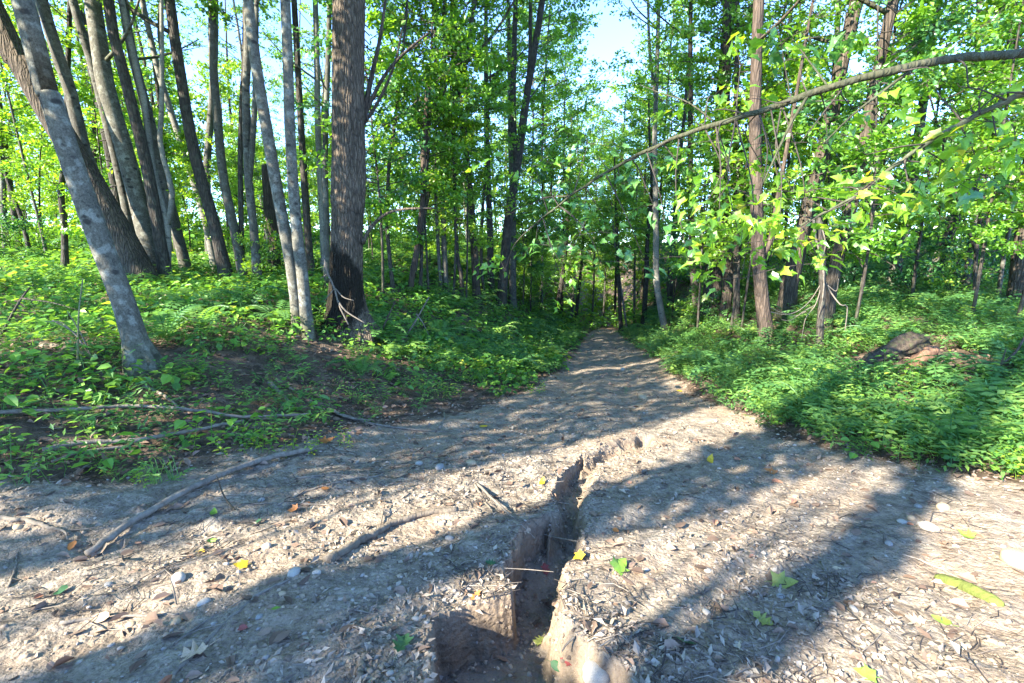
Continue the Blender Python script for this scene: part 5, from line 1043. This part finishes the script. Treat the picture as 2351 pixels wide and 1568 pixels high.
bough('long arching maple branch sweeping from the upper right down over the path', [(2480, 132), (2351, 124), (2300, 125), (2200, 131), (2100, 147), (2000, 168), (1900, 197), (1800, 232), (1700, 262), (1600, 290), (1500, 332), (1400, 388), (1330, 432), (1250, 490)],
      [4.2, 4.0, 3.95, 3.9, 3.9, 3.95, 4.1, 4.3, 4.5, 4.8, 5.2, 5.6, 6.0, 6.4], 21, 4, S1,
      [([(2110, 146), (2040, 200), (1960, 262), (1890, 330)], [3.9, 3.95, 4.0, 4.1], 8), ([(1860, 212), (1815, 285), (1775, 370), (1752, 420)], [4.2, 4.2, 4.2, 4.2], 8), ([(1640, 280), (1580, 235), (1520, 215), (1470, 195)], [4.7, 4.8, 5, 5.2], 5), ([(1655, 278), (1645, 330), (1665, 362), (1676, 400), (1660, 440), (1640, 465)], [4.6] * 6, 4),
       ([(1900, 197), (1850, 130), (1820, 90)], [4.1, 4.4, 4.6], 5)], B_DARK, 290, 41)
S2 = [(2200, 330, 3.9, .3, 24, MAPLE_ME), (2280, 280, 3.8, .3, 24, MAPLE_ME), (2120, 400, 4.0, .28, 22, MAPLE_ME), (2050, 440, 4.1, .25, 20, LIME_ME), (2250, 400, 4.0, .3, 22, DEEP_ME), (2330, 330, 3.7, .28, 22, MAPLE_ME), (1960, 470, 4.3, .22, 18, LIME_ME), (1900, 520, 4.5, .22, 18, LIME_ME), (2180, 450, 4.2, .26, 18, MAPLE_ME), (2310, 210, 3.9, .28, 18, MAPLE_ME), (2240, 230, 4.0, .25, 14, MAPLE_ME), (1880, 600, 4.7, .2, 12, LIME_ME)]
bough('lower thin maple branch slanting down to the left from the right edge', [(2450, 195), (2351, 215), (2300, 237), (2200, 287), (2080, 362), (1960, 446), (1820, 522)], [3.6, 3.7, 3.75, 3.9, 4.1, 4.3, 4.6], 15, 4, S2,
      [([(2250, 262), (2248, 225), (2262, 190)], [3.8, 3.8, 3.8], 4), ([(2000, 420), (2010, 395), (1996, 372)], [4.2, 4.2, 4.2], 3)], B_GREY, 200, 42)

# ------------------------------------------------------------------ single ferns and seedlings that stand out
def one_frond(seed):
    A = Acc(); g = G(seed); frond(g, 0, .5, g.uniform(.6, .9), 16, A, .5); return A.mesh('frond', [FERN], False)
FR = [one_frond(700 + k) for k in range(4)]
def fern(u, v, s, label, group=None):
    B = hit(u, v); B[2] = Hs(B[0], B[1]); t = thing('fern', label, 'fern', B, group)
    for i in range(8):
        o = link('frond', FR[rnd.randrange(4)], t); k = 1.3 * s * rnd.uniform(.8, 1.2); o.scale = (k, k, k); o.rotation_euler = (rnd.gauss(0, .1), rnd.gauss(-.1, .15), i * .785 + rnd.gauss(0, .25))
for u, v, s, l in [(832, 862, .75, 'bright fern standing alone above the brown leaves left of the path'), (1008, 780, 1.0, 'yellow green fern catching the sun right of the oak'), (455, 760, .9, 'fern clump between the eye-marked tree and the twin pale trunks'), (385, 785, .9, 'fern directly right of the eye-marked tree'),
                   (640, 745, .9, 'fern behind the left twin pale trunk'), (1060, 815, .8, 'fern in the sunny patch right of the pale dead limb'), (1190, 850, .7, 'small fern at the left verge where the track bends'), (1500, 818, .9, 'fern at the right verge nearest to the birch'), (1570, 800, 1.0, 'large fern right of the birch foot'), (1610, 850, .9, 'fern in the sunny spot on the right verge'),
                   (1690, 812, .9, 'fern left of the sunlit foot of the reddish trunk'), (1475, 790, .8, 'fern closest to the far end of the path on its right'), (1310, 785, .9, 'fern closest to the far end of the path on its left'), (1240, 790, 1.0, 'fern on the bank above the left verge'), (1840, 850, .9, 'fern in front of the black dead stem'), (1150, 770, 1.0, 'fern below the tall forked tree')]:
    fern(u, v, s, l)
HB = [(lambda tp: mk_mesh('leaves', tp[0], [tp[1][k] for k in sorted(tp[1])], [HERB], False, np.clip(np.concatenate([tp[2][k] for k in sorted(tp[2])]) + .12, 0, 1)))(t_shoot(800 + k)) for k in range(4)]
def seedling(u, v, n, rad, s, label, mat=None):
    B = hit(u, v); B[2] = Hs(B[0], B[1]); t = thing('leafy_plant', label, 'plant', B)
    for i in range(n):
        a, r = rnd.uniform(0, 6.28), rad * math.sqrt(rnd.random()); o = link('shoot', HB[rnd.randrange(4)], t, (r * math.cos(a), r * math.sin(a), Hs(B[0] + r * math.cos(a), B[1] + r * math.sin(a)) - B[2])); k = s * rnd.uniform(.7, 1.2); o.scale = (k, k, k); o.rotation_euler = (rnd.gauss(0, .2), rnd.gauss(0, .2), rnd.uniform(0, 6.28))
        o.material_slots[0].link = 'OBJECT'; o.material_slots[0].material = mat or HERB
for a in [(560, 1040, 10, .22, .55, 'left half of the bright leafy clump at the end of the long dark pole', HERB), (665, 1030, 12, .26, .6, 'right half of the bright leafy clump at the end of the long dark pole', LIME), (805, 1025, 4, .12, .45, 'small leafy seedling on the dirt right of the bright clump', LIME), (442, 1045, 2, .05, .5, 'pale little seedling with hanging leaves by the mossy branch', LIME), (225, 1075, 6, .18, .5, 'leafy sprig at the end of the mossy branch', HERB),
          (330, 1120, 4, .12, .4, 'pale drooping sprig on the bare dirt at the left', LIME), (1230, 900, 7, .16, .5, 'bright little plant at the left edge of the dirt track', LIME), (1440, 905, 2, .04, .4, 'tiny sapling growing in the middle of the dirt track', DEEP), (1990, 1035, 10, .35, .6, 'dark leafy weeds at the edge of the right plants', HERB), (2150, 1060, 8, .3, .55, 'tall leafy weed in the sun at the right verge', HERB), (2270, 1075, 14, .4, .55, 'sunlit yellow green weeds at the right verge', LIME), (2340, 1060, 10, .3, .6, 'sunlit weeds cut by the right edge', LIME), (1000, 900, 12, .4, .55, 'bright leafy mound beside the dirt left of the track', HERB), (1090, 885, 9, .3, .5, 'second leafy mound right of the bright one', HERB), (60, 1090, 8, .3, .6, 'leafy weeds at the left edge above the bare dirt', HERB)]:
    seedling(*a)
def tuft(u, v, label):
    B = hit(u, v); B[2] = Hs(B[0], B[1]); tp = t_grass(5); t = link('grass_tuft', mk_mesh('grass_tuft', tp[0], [tp[1][k] for k in sorted(tp[1])], [FERN], False, np.concatenate([tp[2][k] for k in sorted(tp[2])])), None, B); tag(t, label, 'grass')
tuft(400, 1100, 'small tuft of thin grass on the bare dirt at the left'); tuft(360, 1108, 'sparser grass tuft just left of the other tuft')
